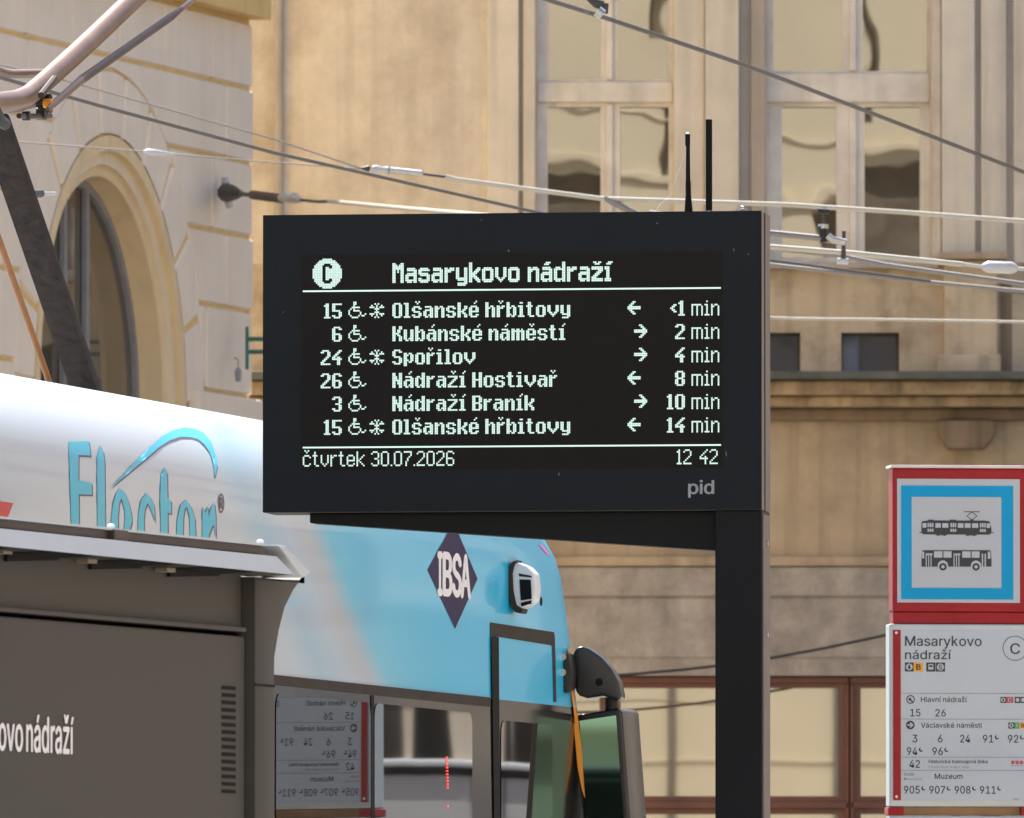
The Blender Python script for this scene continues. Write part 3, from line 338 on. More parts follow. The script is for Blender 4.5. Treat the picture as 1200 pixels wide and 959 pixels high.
# trim: vertical strips round the windows
def strips(lst, z0, z1, material, nm, bev=0.012):
    for a, c, pr in lst:
        s_ = MB(); s_.box(fx(a), fx(c), -pr, 0.02, z0, z1); s_.build(nm, material, b, bevel=bev)
strips([(571, 608, 0.06), (613, 627.5, 0.04)], SILL, ZT, plaster_pale, 'window_surround')
strips([(790.5, 826, 0.05), (826.5, 866, 0.12)], SILL, ZT, plaster_pale, 'window_surround')
strips([(880, 897, 0.04)], SILL, ZT, plaster_grey, 'window_surround')
strips([(1092.5, 1103, 0.03)], SILL, ZT, plaster, 'window_surround')
strips([(1104, 1143, 0.05), (1150, 1180, 0.045), (1188, 1262, 0.035)], SILL, ZT, plaster_pale, 'pilaster')
strips([(866.5, 879.5, 0.006), (1143.5, 1149.5, 0.006), (1180.5, 1187.5, 0.006), (608.3, 612.7, 0.006)], SILL + 0.01, ZT, plaster_grey, 'shade_strip', 0)  # groove strips greyed to paint in the shade between the surrounds
p_ = MB(); p_.tube([(fx(327), -0.07, fz(470)), (fx(327), -0.07, ZT)], 0.036, 10); p_.build('grey_upright', plaster_grey, b, smooth=True)  # tube standing in for the shadow line of a recess
# sill, pedestal, ledge, mouldings
s_ = MB(); s_.box(fx(862), fx(1100), -0.14, 0.02, fz(316), SILL); s_.build('window_sill', plaster_grey, b, bevel=0.015)
s_ = MB(); s_.box(fx(600), fx(812), -0.14, 0.02, fz(320), fz(312)); s_.build('window_sill', plaster_grey, b, bevel=0.015)
s_ = MB(); s_.box(fx(1100), fx(1180), -0.30, 0.02, fz(306), fz(298)); s_.build('pedestal_cap', stone_brown, b, bevel=0.01)
s_ = MB(); s_.box(fx(1106), fx(1168), -0.17, 0.02, fz(437.5), fz(306.5)); s_.box(fx(1098), fx(1172), -0.24, 0.02, fz(439.5), fz(417)); s_.build('pedestal', plaster_warm, b, bevel=0.02)
s_ = MB(); s_.box(fx(1172.5), fx(1186), -0.012, 0.02, fz(439), fz(330)); s_.build('shade_strip', stone_soot_shade, b)  # dark strip painting the shadow along the pedestal's right edge
s_ = MB(); s_.box(XL, XR, -0.72, 0.02, LED_B, LED_T); s_.build('ledge', lead, b, bevel=0.012)
s_ = MB(); s_.box(XL, XR, -0.52, 0.02, fz(466), fz(449.5)); s_.box(XL, XR, -0.36, 0.02, fz(479), fz(466.5));
s_.build('cornice', stone_ledge, b, bevel=0.03, segs=3)
s_ = MB(); s_.box(XL, XR, -0.14, 0.02, fz(494), fz(479.5)); s_.build('cornice', stone_soot_shade, b, bevel=0.03)  # lowest band and consoles coloured dark for the shade under the ledge
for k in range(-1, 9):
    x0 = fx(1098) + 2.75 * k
    s_ = MB(); s_.prism([(x0, fz(494.5)), (x0 + 0.46, fz(494.5)), (x0 + 0.46, fz(512)), (x0 + 0.38, fz(528)), (x0 + 0.08, fz(528)), (x0, fz(512))], -0.34, 0.0); s_.build('console', stone_soot_shade, b, bevel=0.03)
s_ = MB(); s_.box(XL, XR, -0.09, 0.02, fz(664), fz(652)); s_.build('string_course', stone_brown, b, bevel=0.03)
s_ = MB(); s_.box(XL, XR, -0.06, 0.0, fz(699), fz(665)); s_.build('rendered_band', stone_grey, b, bevel=0.012)
s_ = MB(); s_.box(XL, XR, -0.045, 0.0, fz(771), fz(701.5)); s_.build('rendered_band', stone_grey, b, bevel=0.012)
# tall windows, seen glass by glass
def tall_window(hole, px, upper, lower, tz, y=0.16):
    f = MB(); x0, x1 = hole[0], hole[1]
    holes = []
    for (a, c) in upper: holes.append((fx(a) + px, fx(c) + px, fz(tz[0]), hole[3] - 0.06))
    for (a, c) in lower: holes.append((fx(a) + px, fx(c) + px, hole[2] + 0.06, fz(tz[1])))
    wallgrid(f, x0, x1, hole[2], hole[3], holes, y, 0.07)
    fo = f.build('window', frame_paint, b, fixn=False)
    t_ = MB(); t_.box(x0, x1, y - 0.05, y - 0.002, fz(tz[1]) + 0.035, fz(tz[0]) - 0.02); t_.build('transom', frame_paint, fo, bevel=0.012)
    # sash frames standing proud of the casing
    mb = MB()
    mx = (fx(upper[0][1]) + fx(upper[1][0])) / 2 + px
    mb.box(mx - 0.028, mx + 0.028, y - 0.03, y - 0.002, hole[2], fz(tz[1]) + 0.02)
    mb.box(mx - 0.028, mx + 0.028, y - 0.03, y - 0.002, fz(tz[0]), hole[3]); mb.build('mullion', frame_paint, fo, bevel=0.01)
    for i, h in enumerate(holes):
        q = MB(); n_ = 10; dx = (random.random() - 0.5) * 0.012; dz = (random.random() - 0.5) * 0.006
        q.face([(h[0], y + 0.06 - dx, h[2]), (h[1], y + 0.06 + dx, h[2]), (h[1], y + 0.06 + dx + dz, h[3]), (h[0], y + 0.06 - dx + dz, h[3])])
        q.build('pane', old_glass, fo, fixn=False)
tall_window(W1, 0, [(643, 705), (724, 784)], [(642, 704), (727, 784)], (92, 124))
tall_window(W2, 0, [(907, 989), (1012, 1087)], [(917, 981), (1014, 1079)], (82, 124))
for k, h in enumerate(extra):
    tall_window(h, 2.75 * (k + 1), [(907, 989), (1012, 1087)], [(917, 981), (1014, 1079)], (82, 124))
for i, h in enumerate(mz):
    f = MB(); hs = [(h[0] + 0.02, h[0] + 0.15, h[2] + 0.02, h[3] - 0.02), (h[0] + 0.17, h[1] - 0.02, h[2] + 0.02, h[3] - 0.02)]
    wallgrid(f, h[0], h[1], h[2], h[3], hs, 0.17, 0.04); fo = f.build('window', lead, b, fixn=False)
    for hh in hs:
        q = MB(); q.face([(hh[0], 0.2, hh[2]), (hh[1], 0.2, hh[2]), (hh[1], 0.2, hh[3]), (hh[0], 0.2, hh[3])]); q.build('pane', pale_blue_glass if hh is hs[0] else blue_glass, fo, fixn=False)
def shop_window(x0, x1, splits):
    f = MB(); hs = []
    xs = [x0] + splits + [x1]
    for i in range(len(xs) - 1):
        a = xs[i] + 0.085; c = xs[i + 1] - 0.085
        hs.append((a, c, fz(933), fz(806))); hs.append((a, c, shop_z0 + 0.12, fz(954)))
    wallgrid(f, x0, x1, shop_z0, shop_z1, hs, 0.08, 0.08); fo = f.build('shop_window', wood_brown, b, fixn=False)
    r_ = MB(); r_.box(x0, x1, 0.055, 0.078, fz(948), fz(939)); r_.box(x0, x1, 0.05, 0.078, fz(801), fz(793)); r_.build('rail', wood_brown, fo, bevel=0.01)
    for xx in [x0, x1]:
        r_ = MB(); r_.box(xx - 0.03 if xx == x1 else xx, xx if xx == x1 else xx + 0.03, 0.055, 0.0778, fz(1100), fz(802)); r_.build('rail', wood_brown, fo, bevel=0.008)
    for h in hs:
        q = MB(); q.face([(h[0], 0.14, h[2]), (h[1], 0.14, h[2]), (h[1], 0.14, h[3]), (h[0], 0.14, h[3])]); q.build('pane', shop_glass, fo, fixn=False)
shop_window(fx(560), fx(995.5) - 0.005, [fx(715), fx(862)])
shop_window(fx(995.5) + 0.005, fx(1330), [fx(1160)])
for h in dark_doors:
    q = MB(); q.face([(h[0], 0.2, h[2]), (h[1], 0.2, h[2]), (h[1], 0.2, h[3]), (h[0], 0.2, h[3])]); q.build('door', M['rubber'], b, fixn=False)

# ------------------------------------------------------------------ corner building on the left
FL = Fr(293, 279, 104.0, 74.8)
joint = mat('joint', (0.72, 0.50, 0.215), 0.9, var=0.12, scale=2, streak=0.2)
ashlar = mat('ashlar', (0.79, 0.69, 0.565), 0.9, var=0.08, scale=1.2, bump=0.2, bscale=12, streak=0.07)
arch_paint = mat('arch_paint', (0.74, 0.57, 0.335), 0.9, var=0.08, scale=1.5, streak=0.2)
arch_pale = mat('arch_pale', (0.74, 0.62, 0.44), 0.9, var=0.08, scale=1.5, streak=0.2)
lb = thing('corner_building', 'cream rusticated stone building with round arched window at the far left', 'building', FL)
uc, zc = FL.L(128, 462)
R1 = FL.X(214.5, 0, 462) - uc
R0 = R1 * 0.845
RH = R1 - 0.02
Rv = R1 + 0.50
ZTL = 18.0
ULEFT = uc - 9.0
# wall with arch hole (column strips)
w = MB(); NS = 40
def arch_top(u, r):
    d = abs(u - uc)
    return zc + math.sqrt(max(r * r - d * d, 0))
cols = [uc - RH * math.cos(math.pi * i / NS) for i in range(NS + 1)]
for i in range(NS):
    a, c = cols[i], cols[i + 1]
    w.face([(a, 0, arch_top(a, RH)), (c, 0, arch_top(c, RH)), (c, 0, ZTL), (a, 0, ZTL)])
zsill = FL.L(143, 640)[1]
w.face([(ULEFT, 0, 0), (uc - RH, 0, 0), (uc - RH, 0, ZTL), (ULEFT, 0, ZTL)]); w.face([(uc + RH, 0, 0), (-0.02, 0, 0), (-0.02, 0, ZTL), (uc + RH, 0, ZTL)])
w.face([(uc - RH, 0, 0), (uc + RH, 0, 0), (uc + RH, 0, zsill), (uc - RH, 0, zsill)])
w.face([(-0.02, 0, 0), (-0.02, 6, 0), (-0.02, 6, ZTL), (-0.02, 0, ZTL)]); w.face([(ULEFT, 0, ZTL), (-0.02, 0, ZTL), (-0.02, 6, ZTL), (ULEFT, 6, ZTL)])
w.build('wall', joint, lb, fixn=False)
# ashlar blocks, proud of the wall, cut round the arch
zrow = [FL.L(293, y)[1] for y in (563, 466, 366, 279, 192, 105, 27)]
stone = MB(); PR = 0.022
def block(a, c, z0, z1, r, e=0.026):
    """raised block a..c x z0..z1 minus the disc/stilt of radius r round the arch"""
    a, c, z0, z1 = a + e, c - e, z0 + e, z1 - e
    def lim(z):                                   # half width of the cut at height z
        if z <= zc: return r
        d = z - zc
        return math.sqrt(r * r - d * d) if d < r else 0.0
    zs = [z0 + (z1 - z0) * i / 10 for i in range(11)]
    for side in (-1, 1):
        if side < 0:
            lo = [a] * 11; hi = [min(c, uc - lim(z) if lim(z) > 0 else (uc if c > uc else c)) for z in zs]
        else:
            lo = [max(a, uc + lim(z) if lim(z) > 0 else (uc if a < uc else a)) for z in zs]; hi = [c] * 11
        pl = [(hi[i] - lo[i] > 0.03) for i in range(11)]
        for i in range(10):
            if not (pl[i] and pl[i + 1]): continue
            stone.face([(lo[i], -PR, zs[i]), (hi[i], -PR, zs[i]), (hi[i + 1], -PR, zs[i + 1]), (lo[i + 1], -PR, zs[i + 1])])
            stone.face([(lo[i], -PR, zs[i]), (lo[i + 1], -PR, zs[i + 1]), (lo[i + 1] - 0.012, 0, zs[i + 1]), (lo[i] - 0.012, 0, zs[i])])
            stone.face([(hi[i], -PR, zs[i]), (hi[i] + 0.012, 0, zs[i]), (hi[i + 1] + 0.012, 0, zs[i + 1]), (hi[i + 1], -PR, zs[i + 1])])
        idx = [i for i in range(11) if pl[i]]
        if idx:
            i = idx[0]; stone.face([(lo[i], -PR, zs[i]), (lo[i], 0, zs[i] - 0.012), (hi[i], 0, zs[i] - 0.012), (hi[i], -PR, zs[i])])
            i = idx[-1]; stone.face([(lo[i], -PR, zs[i]), (hi[i], -PR, zs[i]), (hi[i], 0, zs[i] + 0.012), (lo[i], 0, zs[i] + 0.012)])
jp = {5: [27, 82, 137, 190, 245], 4: [-28, 30, 262], 3: [-20, 20, 245], 2: [-30, 28, 262], 1: [-20, 24, 239], 0: [-30, 20, 262]}
for r_i in range(6):
    js = sorted(FL.X(p, 0, 300) for p in jp[r_i])
    xs = [js[0] - 2.6 * k for k in range(3, 0, -1)] + js + [-0.001 if r_i % 2 else 0.03]
    # keep a joint at the arch axis so both sides are covered
    for i in range(len(xs) - 1):
        if xs[i] < uc < xs[i + 1] and r_i < 5:
            block(xs[i], uc, zrow[r_i], zrow[r_i + 1], Rv); block(uc, xs[i + 1], zrow[r_i], zrow[r_i + 1], Rv)
        else: block(xs[i], xs[i + 1], zrow[r_i], zrow[r_i + 1], Rv if r_i < 5 else 0.0)
# voussoirs
NV = 11
for k in range(NV):
    a0 = math.pi * k / NV + 0.022; a1 = math.pi * (k + 1) / NV - 0.022
    ri, ro = R1 + 0.02, Rv - 0.03
    n_ = 5; an = [a0 + (a1 - a0) * i / n_ for i in range(n_ + 1)]
    P = lambda r, a, y: (uc + r * math.cos(a), y, zc + r * math.sin(a))
    for i in range(n_):
        stone.face([P(ri, an[i], -PR), P(ro, an[i], -PR), P(ro, an[i + 1], -PR), P(ri, an[i + 1], -PR)])
        stone.face([P(ro, an[i], -PR), P(ro + 0.012, an[i], 0), P(ro + 0.012, an[i + 1], 0), P(ro, an[i + 1], -PR)])
    for a, d in ((a0, -1), (a1, 1)):
        stone.face([P(ri, a, -PR), P(ro, a, -PR), P(ro, a + d * 0.008, 0), P(ri, a + d * 0.008, 0)])
for sgn in (-1, 1):                                    # jamb stones
    for k in range(4):
        z1 = zc - 0.02 - 0.6 * k; z0 = z1 - 0.56
        a, c = sorted((uc + sgn * (R1 + 0.02), uc + sgn * (Rv - 0.03)))
        stone.box(a, c, -PR, 0, z0, z1)
stone.build('stonework', ashlar, lb, fixn=True)
s_ = MB(); zb = zrow[0]
s_.box(uc + Rv - 0.4, 0.06, -0.10, -0.001, zrow[1] - 0.3, zrow[1] - 0.02); s_.build('plinth', ashlar, lb, bevel=0.03)
# top moulding
s_ = MB(); s_.box(ULEFT, 0.05, -0.16, -0.001, zrow[6] + 0.02, zrow[6] + 0.30); s_.box(ULEFT, 0.05, -0.10, -0.001, zrow[6] + 0.32, zrow[6] + 0.42); s_.build('moulding', joint, lb, bevel=0.02)
# ring mouldings of the arch
def ring(r0, r1, y0, y1, name, m, bev=0.0):
    s_ = MB(); n_ = 40
    pts = [(r1, zsill)]
    def pp(r, i):
        if i < 0: return (uc + r, zsill)
        if i > n_: return (uc - r, zsill)
        a = math.pi * i / n_; return (uc + r * math.cos(a), zc + r * math.sin(a))
    for i in range(-1, n_ + 1):
        A, B, C_, D_ = pp(r0, i), pp(r1, i), pp(r1, i + 1), pp(r0, i + 1)
        s_.face([(A[0], y0, A[1]), (B[0], y0, B[1]), (C_[0], y0, C_[1]), (D_[0], y0, D_[1])])
        s_.face([(B[0], y0, B[1]), (B[0], y1, B[1]), (C_[0], y1, C_[1]), (C_[0], y0, C_[1])])
        s_.face([(A[0], y0, A[1]), (D_[0], y0, D_[1]), (D_[0], y1, D_[1]), (A[0], y1, A[1])])
    o = s_.build(name, m, lb, fixn=True); return o
dr = R1 - R0
ring(R0 + dr * 0.62, R1, -0.025, 0.05, 'arch_moulding', arch_paint)
ring(R0 + dr * 0.28, R0 + dr * 0.619, 0.03, 0.09, 'arch_moulding', arch_pale)
ring(R0, R0 + dr * 0.279, 0.07, 0.12, 'arch_moulding', arch_paint)
REV = 0.29
ring(R0 - 0.002, R0 - 0.0005, 0.075, REV, 'arch_reveal', arch_paint)
f = MB(); NS2 = 24
frame_grey = mat('frame_grey', (0.24, 0.24, 0.25), 0.5, var=0.2)
q = MB()
q.face([(uc + (R0) * math.cos(math.pi * i / 30), REV, zc + R0 * math.sin(math.pi * i / 30)) for i in range(31)] + [(uc - R0, REV, zsill), (uc + R0, REV, zsill)])
arch_glass = glass('arch_glass', (0.10, 0.08, 0.055), 1.9, 0.12, 2.0)
q.build('arch_pane', arch_glass, lb, fixn=False)
f = MB()
for du in (-0.30, 0.26):
    f.box(uc + du - 0.035, uc + du + 0.035, REV - 0.05, REV - 0.003, zsill, arch_top(uc + du, R0 - 0.02))
f.box(uc - R0, uc + R0, REV - 0.045, REV - 0.004, zc - 0.86, zc - 0.80)
f.build('window_bars', frame_grey, lb, bevel=0.008)
ring(R0 - 0.07, R0 - 0.002, REV - 0.04, REV - 0.002, 'window_frame', frame_grey)

# small fixtures on the corner
green = mat('green_paint', (0.02, 0.13, 0.085), 0.5)
FG = Fr(290, 407, 103.2, 0)
gb = thing('sign_bracket', 'small green two bar bracket fixed at the left building corner beside the departure board', 'bracket', FG)
s_ = MB(); a, z0 = FG.L(287.5, 433); c, z1 = FG.L(291.5, 383); s_.box(a, c, -0.03, 0.03, z0, z1); s_.build('plate', green, gb, bevel=0.006)
for yy in (397.5, 412.5):
    s_ = MB(); a, z0 = FG.L(291.5, yy); c, _ = FG.L(340, yy); s_.tube([(a, 0, z0), (c, 0, z0)], 0.017, 8); s_.build('bar', green, gb, smooth=True)
FW = Fr(279, 432, 102.9, 30)
wl = thing('wall_lamp', 'tiny grey lantern on the left building just below the green bracket', 'lamp', FW)
s_ = MB(); u, z = FW.L(279, 438); s_.tube([(u, 0, z - 0.06), (u, 0, z + 0.02), (u, 0, z + 0.05)], [0.02, 0.026, 0.008], 10); s_.build('lantern', frame_grey, wl, smooth=True)
s_ = MB(); s_.tube([(u, 0, z + 0.05), (u, 0.0, z + 0.10), (u, 0.03, z + 0.12), (u, 0.06, z + 0.12)], 0.006, 6); s_.build('arm', frame_grey, wl, smooth=True)

# ------------------------------------------------------------------ building across the street (behind the camera, seen in the glass)
FO = Fr(600, 600, 50, 180); FO.o = Vector((0, -28, 0))
ob = thing('street_building', 'sunlit cream town house across the street, seen mirrored in the window glass', 'building', FO)
sunny = mat('sunny_plaster', (0.70, 0.60, 0.42), 0.9, var=0.1, scale=0.4)
hs = []
for k in range(-9, 10):
    for zz in (5.2, 9.2, 13.2, 17.2, 21.2):
        if zz == 5.2 and abs(k) < 3: continue
        hs.append((k * 4.2 - 0.6, k * 4.2 + 0.6, zz, zz + 2.1))
hs = [h for h in hs if not (-1.5 < -h[0] < 9 and h[2] > 10)]
hs += [(-3.1, -0.4, 14.6, 16.9), (-7.9, -4.5, 14.6, 16.95), (-5.35, -5.05, 19.1, 22.5), (-5.85, -5.6, 19.1, 22.5), (-6.75, -6.55, 19.1, 21.0), (-1.0, -0.8, 17.6, 21.5)]
w = MB(); wallgrid(w, -42, 42, 0, 27, hs, 0, 0.3); w.build('wall', sunny, ob, fixn=False)
room_brown = mat('room_brown', (0.17, 0.135, 0.095), 0.9, var=0.4, scale=1.5)
w = MB(); w.box(-42, 42, 0.3, 0.5, 0, 27); w.build('backing', room_brown, ob)
w = MB(); w.box(-3.0, -2.86, -0.1, -0.02, 0, 8.1); w.box(-6.1, -5.85, -0.08, -0.02, 0, 8.1); w.build('grey_upright', lead, ob)
s_ = MB(); s_.box(-42, 42, -0.5, 0, 26.4, 27.2); s_.box(-42, 42, -0.12, 0, 17.05, 17.2); s_.box(-42, 42, -0.06, 0, 18.1, 18.16); s_.box(-42, 42, -0.05, 0, 6.35, 6.42); s_.box(-42, 42, -0.22, 0, 8.2, 8.5); s_.box(-42, 42, -0.3, 0, 4.3, 4.7); s_.build('cornice', sunny, ob, bevel=0.05)


FR = Fr(600, 600, 50, -90); FR.o = Vector((21, 104, 0))
pale_house = mat('pale_house', (0.64, 0.55, 0.44), 0.9, var=0.12, scale=0.5, streak=0.3)
grey_front = mat('grey_front', (0.42, 0.42, 0.43), 0.6, var=0.08)
FT = Fr(325, 793, 44.0, 77.3)                  # the tram's side, built further down
def mirrored(px, py):
    """where the tram's side glass throws the sight line: distance along the right hand house, and height"""
    u, z = FT.L(px, py); p = FT.o + FT.t * u + Vector((0, 0, z)); d = ray(px, py).normalized(); n = -FT.n
    r = d - 2 * d.dot(n) * n; k = (21 - p.x) / r.x; q = p + r * k
    return 104 - q.y, q.z
rb = thing('street_building', 'sunlit cream house out of view down the right side of the street, mirrored in the tram windows', 'building', FR)  # added to bounce sun on to the corner building
hs = []
for k in range(0, 20):
    for zz in (5.6, 9.6, 13.6): hs.append((2.1 + k * 4.4, 3.4 + k * 4.4, zz, zz + 2.2))
mz1 = mirrored(490, 888)[1]; mzb = mirrored(490, 897)[1]
def span(a, c): return sorted((mirrored(a, 870)[0], mirrored(c, 870)[0]))
dk = [span(443, 463), span(478, 531), span(406, 414), span(563, 570), span(590, 600), span(604, 640)]
w = MB(); wallgrid(w, 0, 92, mzb, 18, hs, 0, 0.3)
for x0, x1 in [(0, 6)] + [(20 + 6 * k, 24.5 + 6 * k) for k in range(11)]: w.box(x0, x1, -0.05, 0.3, 0, mzb - 0.01)
w.build('wall', pale_house, rb, fixn=False)
for a, c in dk:
    w = MB(); w.prism([(a, mz1), (c, mz1), (c - 0.03, mz1 + 0.52), (a + (c - a) * 0.22, mz1 + 0.52)], -0.015, 0.02); w.build('dark_pane', M['dark_room'], rb)  # flat panels in place of open windows, their darkness put into the colour
w = MB(); w.box(0, 92, 0.3, 0.5, 0, 18); w.build('backing', M['dark_room'], rb)
for a, c in (span(437, 549), span(556, 580), span(586, 640), span(400, 432)):
    w = MB(); w.box(a, c, -0.02, 0.06, 0.1, mzb - 0.06); po_ = w.build('shopfront', grey_front, rb, bevel=0.02)
    w = MB(); w.box(a, c, -0.05, 0.05, mzb - 0.055, mzb - 0.01); w.build('shop_rim', M['rubber'], po_)
    w = MB(); w.box(a - 0.03, c + 0.03, -0.08, 0.05, mzb - 0.008, mzb + 0.045); w.build('shop_rim', M['white_metal'], po_, bevel=0.02)
    w = MB(); w.box(c - 0.06, c - 0.02, -0.026, -0.02, 0.1, mzb - 0.06); w.build('shop_rim', M['rubber'], po_)
s_ = MB(); s_.box(0, 92, -0.4, 0, 17.5, 18.1); s_.box(0, 92, -0.2, 0, 4.6, 4.9); s_.build('cornice', pale_house, rb, bevel=0.05)

# ------------------------------------------------------------------ tram
FT = Fr(325, 793, 44.0, 77.3)
ZW = FT.L(325, 793)[1]                         # top of the window band
# livery: white, pale blue, a sand coloured slash, then cyan towards the cab
def livery():
    m = mat('livery', (0.62, 0.66, 0.69), 0.38, var=0.03, scale=1.5, spec=0.4, coat=0.3)
    t = m.node_tree; n = t.nodes; l = t.links; p = n['Principled BSDF']
    tc = n.new('ShaderNodeTexCoord'); sp = n.new('ShaderNodeSeparateXYZ'); l.new(tc.outputs['Object'], sp.inputs[0])
    a = FT.L(440, 800); c = FT.L(368, 620); k = (a[0] - c[0]) / (a[1] - c[1])
    m1 = n.new('ShaderNodeMath'); m1.operation = 'MULTIPLY_ADD'; m1.inputs[1].default_value = -k; l.new(sp.outputs[2], m1.inputs[0]); l.new(sp.outputs[0], m1.inputs[2])
    s0 = a[0] - k * a[1]
    mn = n.new('ShaderNodeMath'); mn.operation = 'MINIMUM'; mn.inputs[1].default_value = 0.42; l.new(sp.outputs[1], mn.inputs[0])
    m3 = n.new('ShaderNodeMath'); m3.operation = 'MULTIPLY_ADD'; m3.inputs[1].default_value = -4.3; l.new(mn.outputs[0], m3.inputs[0]); l.new(m1.outputs[0], m3.inputs[2]); m1 = m3
    no = n.new('ShaderNodeTexNoise'); no.inputs['Scale'].default_value = 0.7; l.new(tc.outputs['Object'], no.inputs['Vector'])
    m2 = n.new('ShaderNodeMath'); m2.operation = 'MULTIPLY_ADD'; m2.inputs[1].default_value = 0.25; l.new(no.outputs[0], m2.inputs[0]); l.new(m1.outputs[0], m2.inputs[2])
    mr = n.new('ShaderNodeMapRange'); mr.inputs[1].default_value = s0 - 1.4 + 0.125; mr.inputs[2].default_value = s0 + 1.8 + 0.125; l.new(m2.outputs[0], mr.inputs[0])
    r_ = n.new('ShaderNodeValToRGB'); e = r_.color_ramp.elements
    e[0].position = 0.0; e[0].color = (0.43, 0.475, 0.525, 1)
    e[1].position = 1.0; e[1].color = (0.015, 0.42, 0.68, 1)
    for ps, co in ((0.10, (0.42, 0.50, 0.56)), (0.20, (0.30, 0.46, 0.56)), (0.315, (0.38, 0.48, 0.56)), (0.385, (0.40, 0.435, 0.475)), (0.425, (0.335, 0.43, 0.49)), (0.50, (0.10, 0.45, 0.62)), (0.62, (0.05, 0.44, 0.66)), (0.78, (0.02, 0.43, 0.68))):
        q = r_.color_ramp.elements.new(ps); q.color = (*co, 1)
    l.new(mr.outputs[0], r_.inputs[0])
    g1 = n.new('ShaderNodeMath'); g1.operation = 'GREATER_THAN'; g1.inputs[1].default_value = 0.42; l.new(sp.outputs[1], g1.inputs[0])
    g2 = n.new('ShaderNodeMath'); g2.operation = 'GREATER_THAN'; g2.inputs[1].default_value = 3.0; l.new(sp.outputs[2], g2.inputs[0])
    g3 = n.new('ShaderNodeMath'); g3.operation = 'MULTIPLY'; l.new(g1.outputs[0], g3.inputs[0]); l.new(g2.outputs[0], g3.inputs[1])
    mx = n.new('ShaderNodeMix'); mx.data_type = 'RGBA'; l.new(g3.outputs[0], mx.inputs[0]); l.new(r_.outputs[0], mx.inputs[6]); mx.inputs[7].default_value = (0.30, 0.31, 0.31, 1)
    l.new(mx.outputs[2], p.inputs['Base Color']); p.inputs['Coat Roughness'].default_value = 0.06
    return m
M['livery'] = livery()
M['cyan'] = mat('cyan', (0.045, 0.50, 0.70), 0.36, var=0.03)
M['cyan_text'] = mat('cyan_text', (0.03, 0.43, 0.60), 0.4, var=0.03)
M['text_shadow'] = mat('text_shadow', (0.10, 0.06, 0.085), 0.5)
M['ibsa'] = mat('diamond', (0.045, 0.036, 0.078), 0.6, spec=0.06, var=0.1)
M['white_vinyl'] = mat('white_vinyl', (0.72, 0.72, 0.74), 0.5, var=0.03)
M['red_vinyl'] = mat('red_vinyl', (0.50, 0.06, 0.05), 0.5, var=0.05)
M['pink'] = mat('pink_vinyl', (0.75, 0.20, 0.55), 0.5)
M['trim'] = mat('trim', (0.045, 0.036, 0.032), 0.6, spec=0.06, var=0.25, scale=6)
M['tram_glass'] = glass('tram_glass', (0.016, 0.016, 0.016), 1.75, 0.035, 1.1, 0.015)
M['band_black'] = mat('band_black', (0.02, 0.018, 0.017), 0.12, var=0.2, ior=1.36, bump=0.01, bscale=1.5)
M['dark_metal'] = mat('dark_metal', (0.018, 0.017, 0.017), 0.5, 0.0, spec=0.3, var=0.3, scale=12)
M['mirror_case'] = mat('mirror_case', (0.013, 0.014, 0.016), 0.30, var=0.2, scale=15, bump=0.05, bscale=200)
M['mirror_glass'] = mat('mirror_glass', (0.10, 0.19, 0.175), 0.02, 1.0, var=0.02)
M['orange'] = mat('orange', (0.80, 0.30, 0.02), 0.35, var=0.1)

tram = thing('tram', 'white and cyan low floor tram with pantograph stopped behind the shelter and departure board', 'tram', FT)
ZR0, ZR1, RR, RC, WID = 3.12, 3.55, 0.43, 0.75, 2.46
kz = (FT.L(200, 467)[1] - 3.55)                # lift of the skyline measured on the side plane
ZR1 += kz + 0.055; ZR0 += kz + 0.055
def inset(z):
    if z <= ZR0: return 0.0
    d = min(z - ZR0, RR * 0.999); return RR - math.sqrt(RR * RR - d * d)
sil = sorted([(FT.L(px, py, 0.03)[1], FT.L(px, py, 0.03)[0]) for px, py in
              ((520, 525), (575, 548), (612, 580), (631, 612), (641, 634), (651, 662), (660, 712), (666, 765), (672, 830), (688, 959), (700, 1080))])
def usil(z):
    if z <= sil[0][0]: return sil[0][1]
    for i in range(len(sil) - 1):
        if sil[i][0] <= z <= sil[i + 1][0]:
            t = (z - sil[i][0]) / (sil[i + 1][0] - sil[i][0]); return sil[i][1] + t * (sil[i + 1][1] - sil[i][1])
    return sil[-1][1] - (z - sil[-1][0]) * 3
def uc_(z): return usil(z) - RC * math.sin(R(12.7))
def surf(u, z):
    y = inset(z); c = uc_(z)
    if u > c: d = min(u - c, RC * 0.98); y += RC - math.sqrt(RC * RC - d * d)
    return y
zs = [0.35, 0.7, 1.0, 1.5, 2.0, 2.3, 2.6, 2.8, 2.95, ZR0] + [ZR0 + RR * math.sin(R(a)) for a in (8, 16, 24, 32, 40, 50, 60, 70, 80, 88)]
body = MB(); rows = []
UB = -16.0
for z in zs:
    i0 = inset(z); c = uc_(z); row = []
    for k in range(15): row.append((UB + (c - UB) * (k / 14) ** 0.6, i0, z))
    for k in range(1, 11):
        a = R(90 * k / 10); row.append((c + RC * math.sin(a), i0 + RC - RC * math.cos(a), z))
    for k in range(9, -1, -1):
        a = R(90 * k / 10); row.append((c + RC * math.sin(a), WID - i0 - RC + RC * math.cos(a), z))
    for k in range(13, -1, -1): row.append((UB + (c - UB) * (k / 14) ** 0.6, WID - i0, z))
    rows.append(row)
top = [(p[0], p[1] * 0.55 + WID / 2 * 0.45, rows[-1][0][2] + 0.015) for p in rows[-1]]; rows.append(top)
top2 = [(p[0], WID / 2, rows[-1][0][2] + 0.02) for p in rows[-1]]; rows.append(top2)
n_ = len(rows[0])
for r_ in rows: body.v += r_
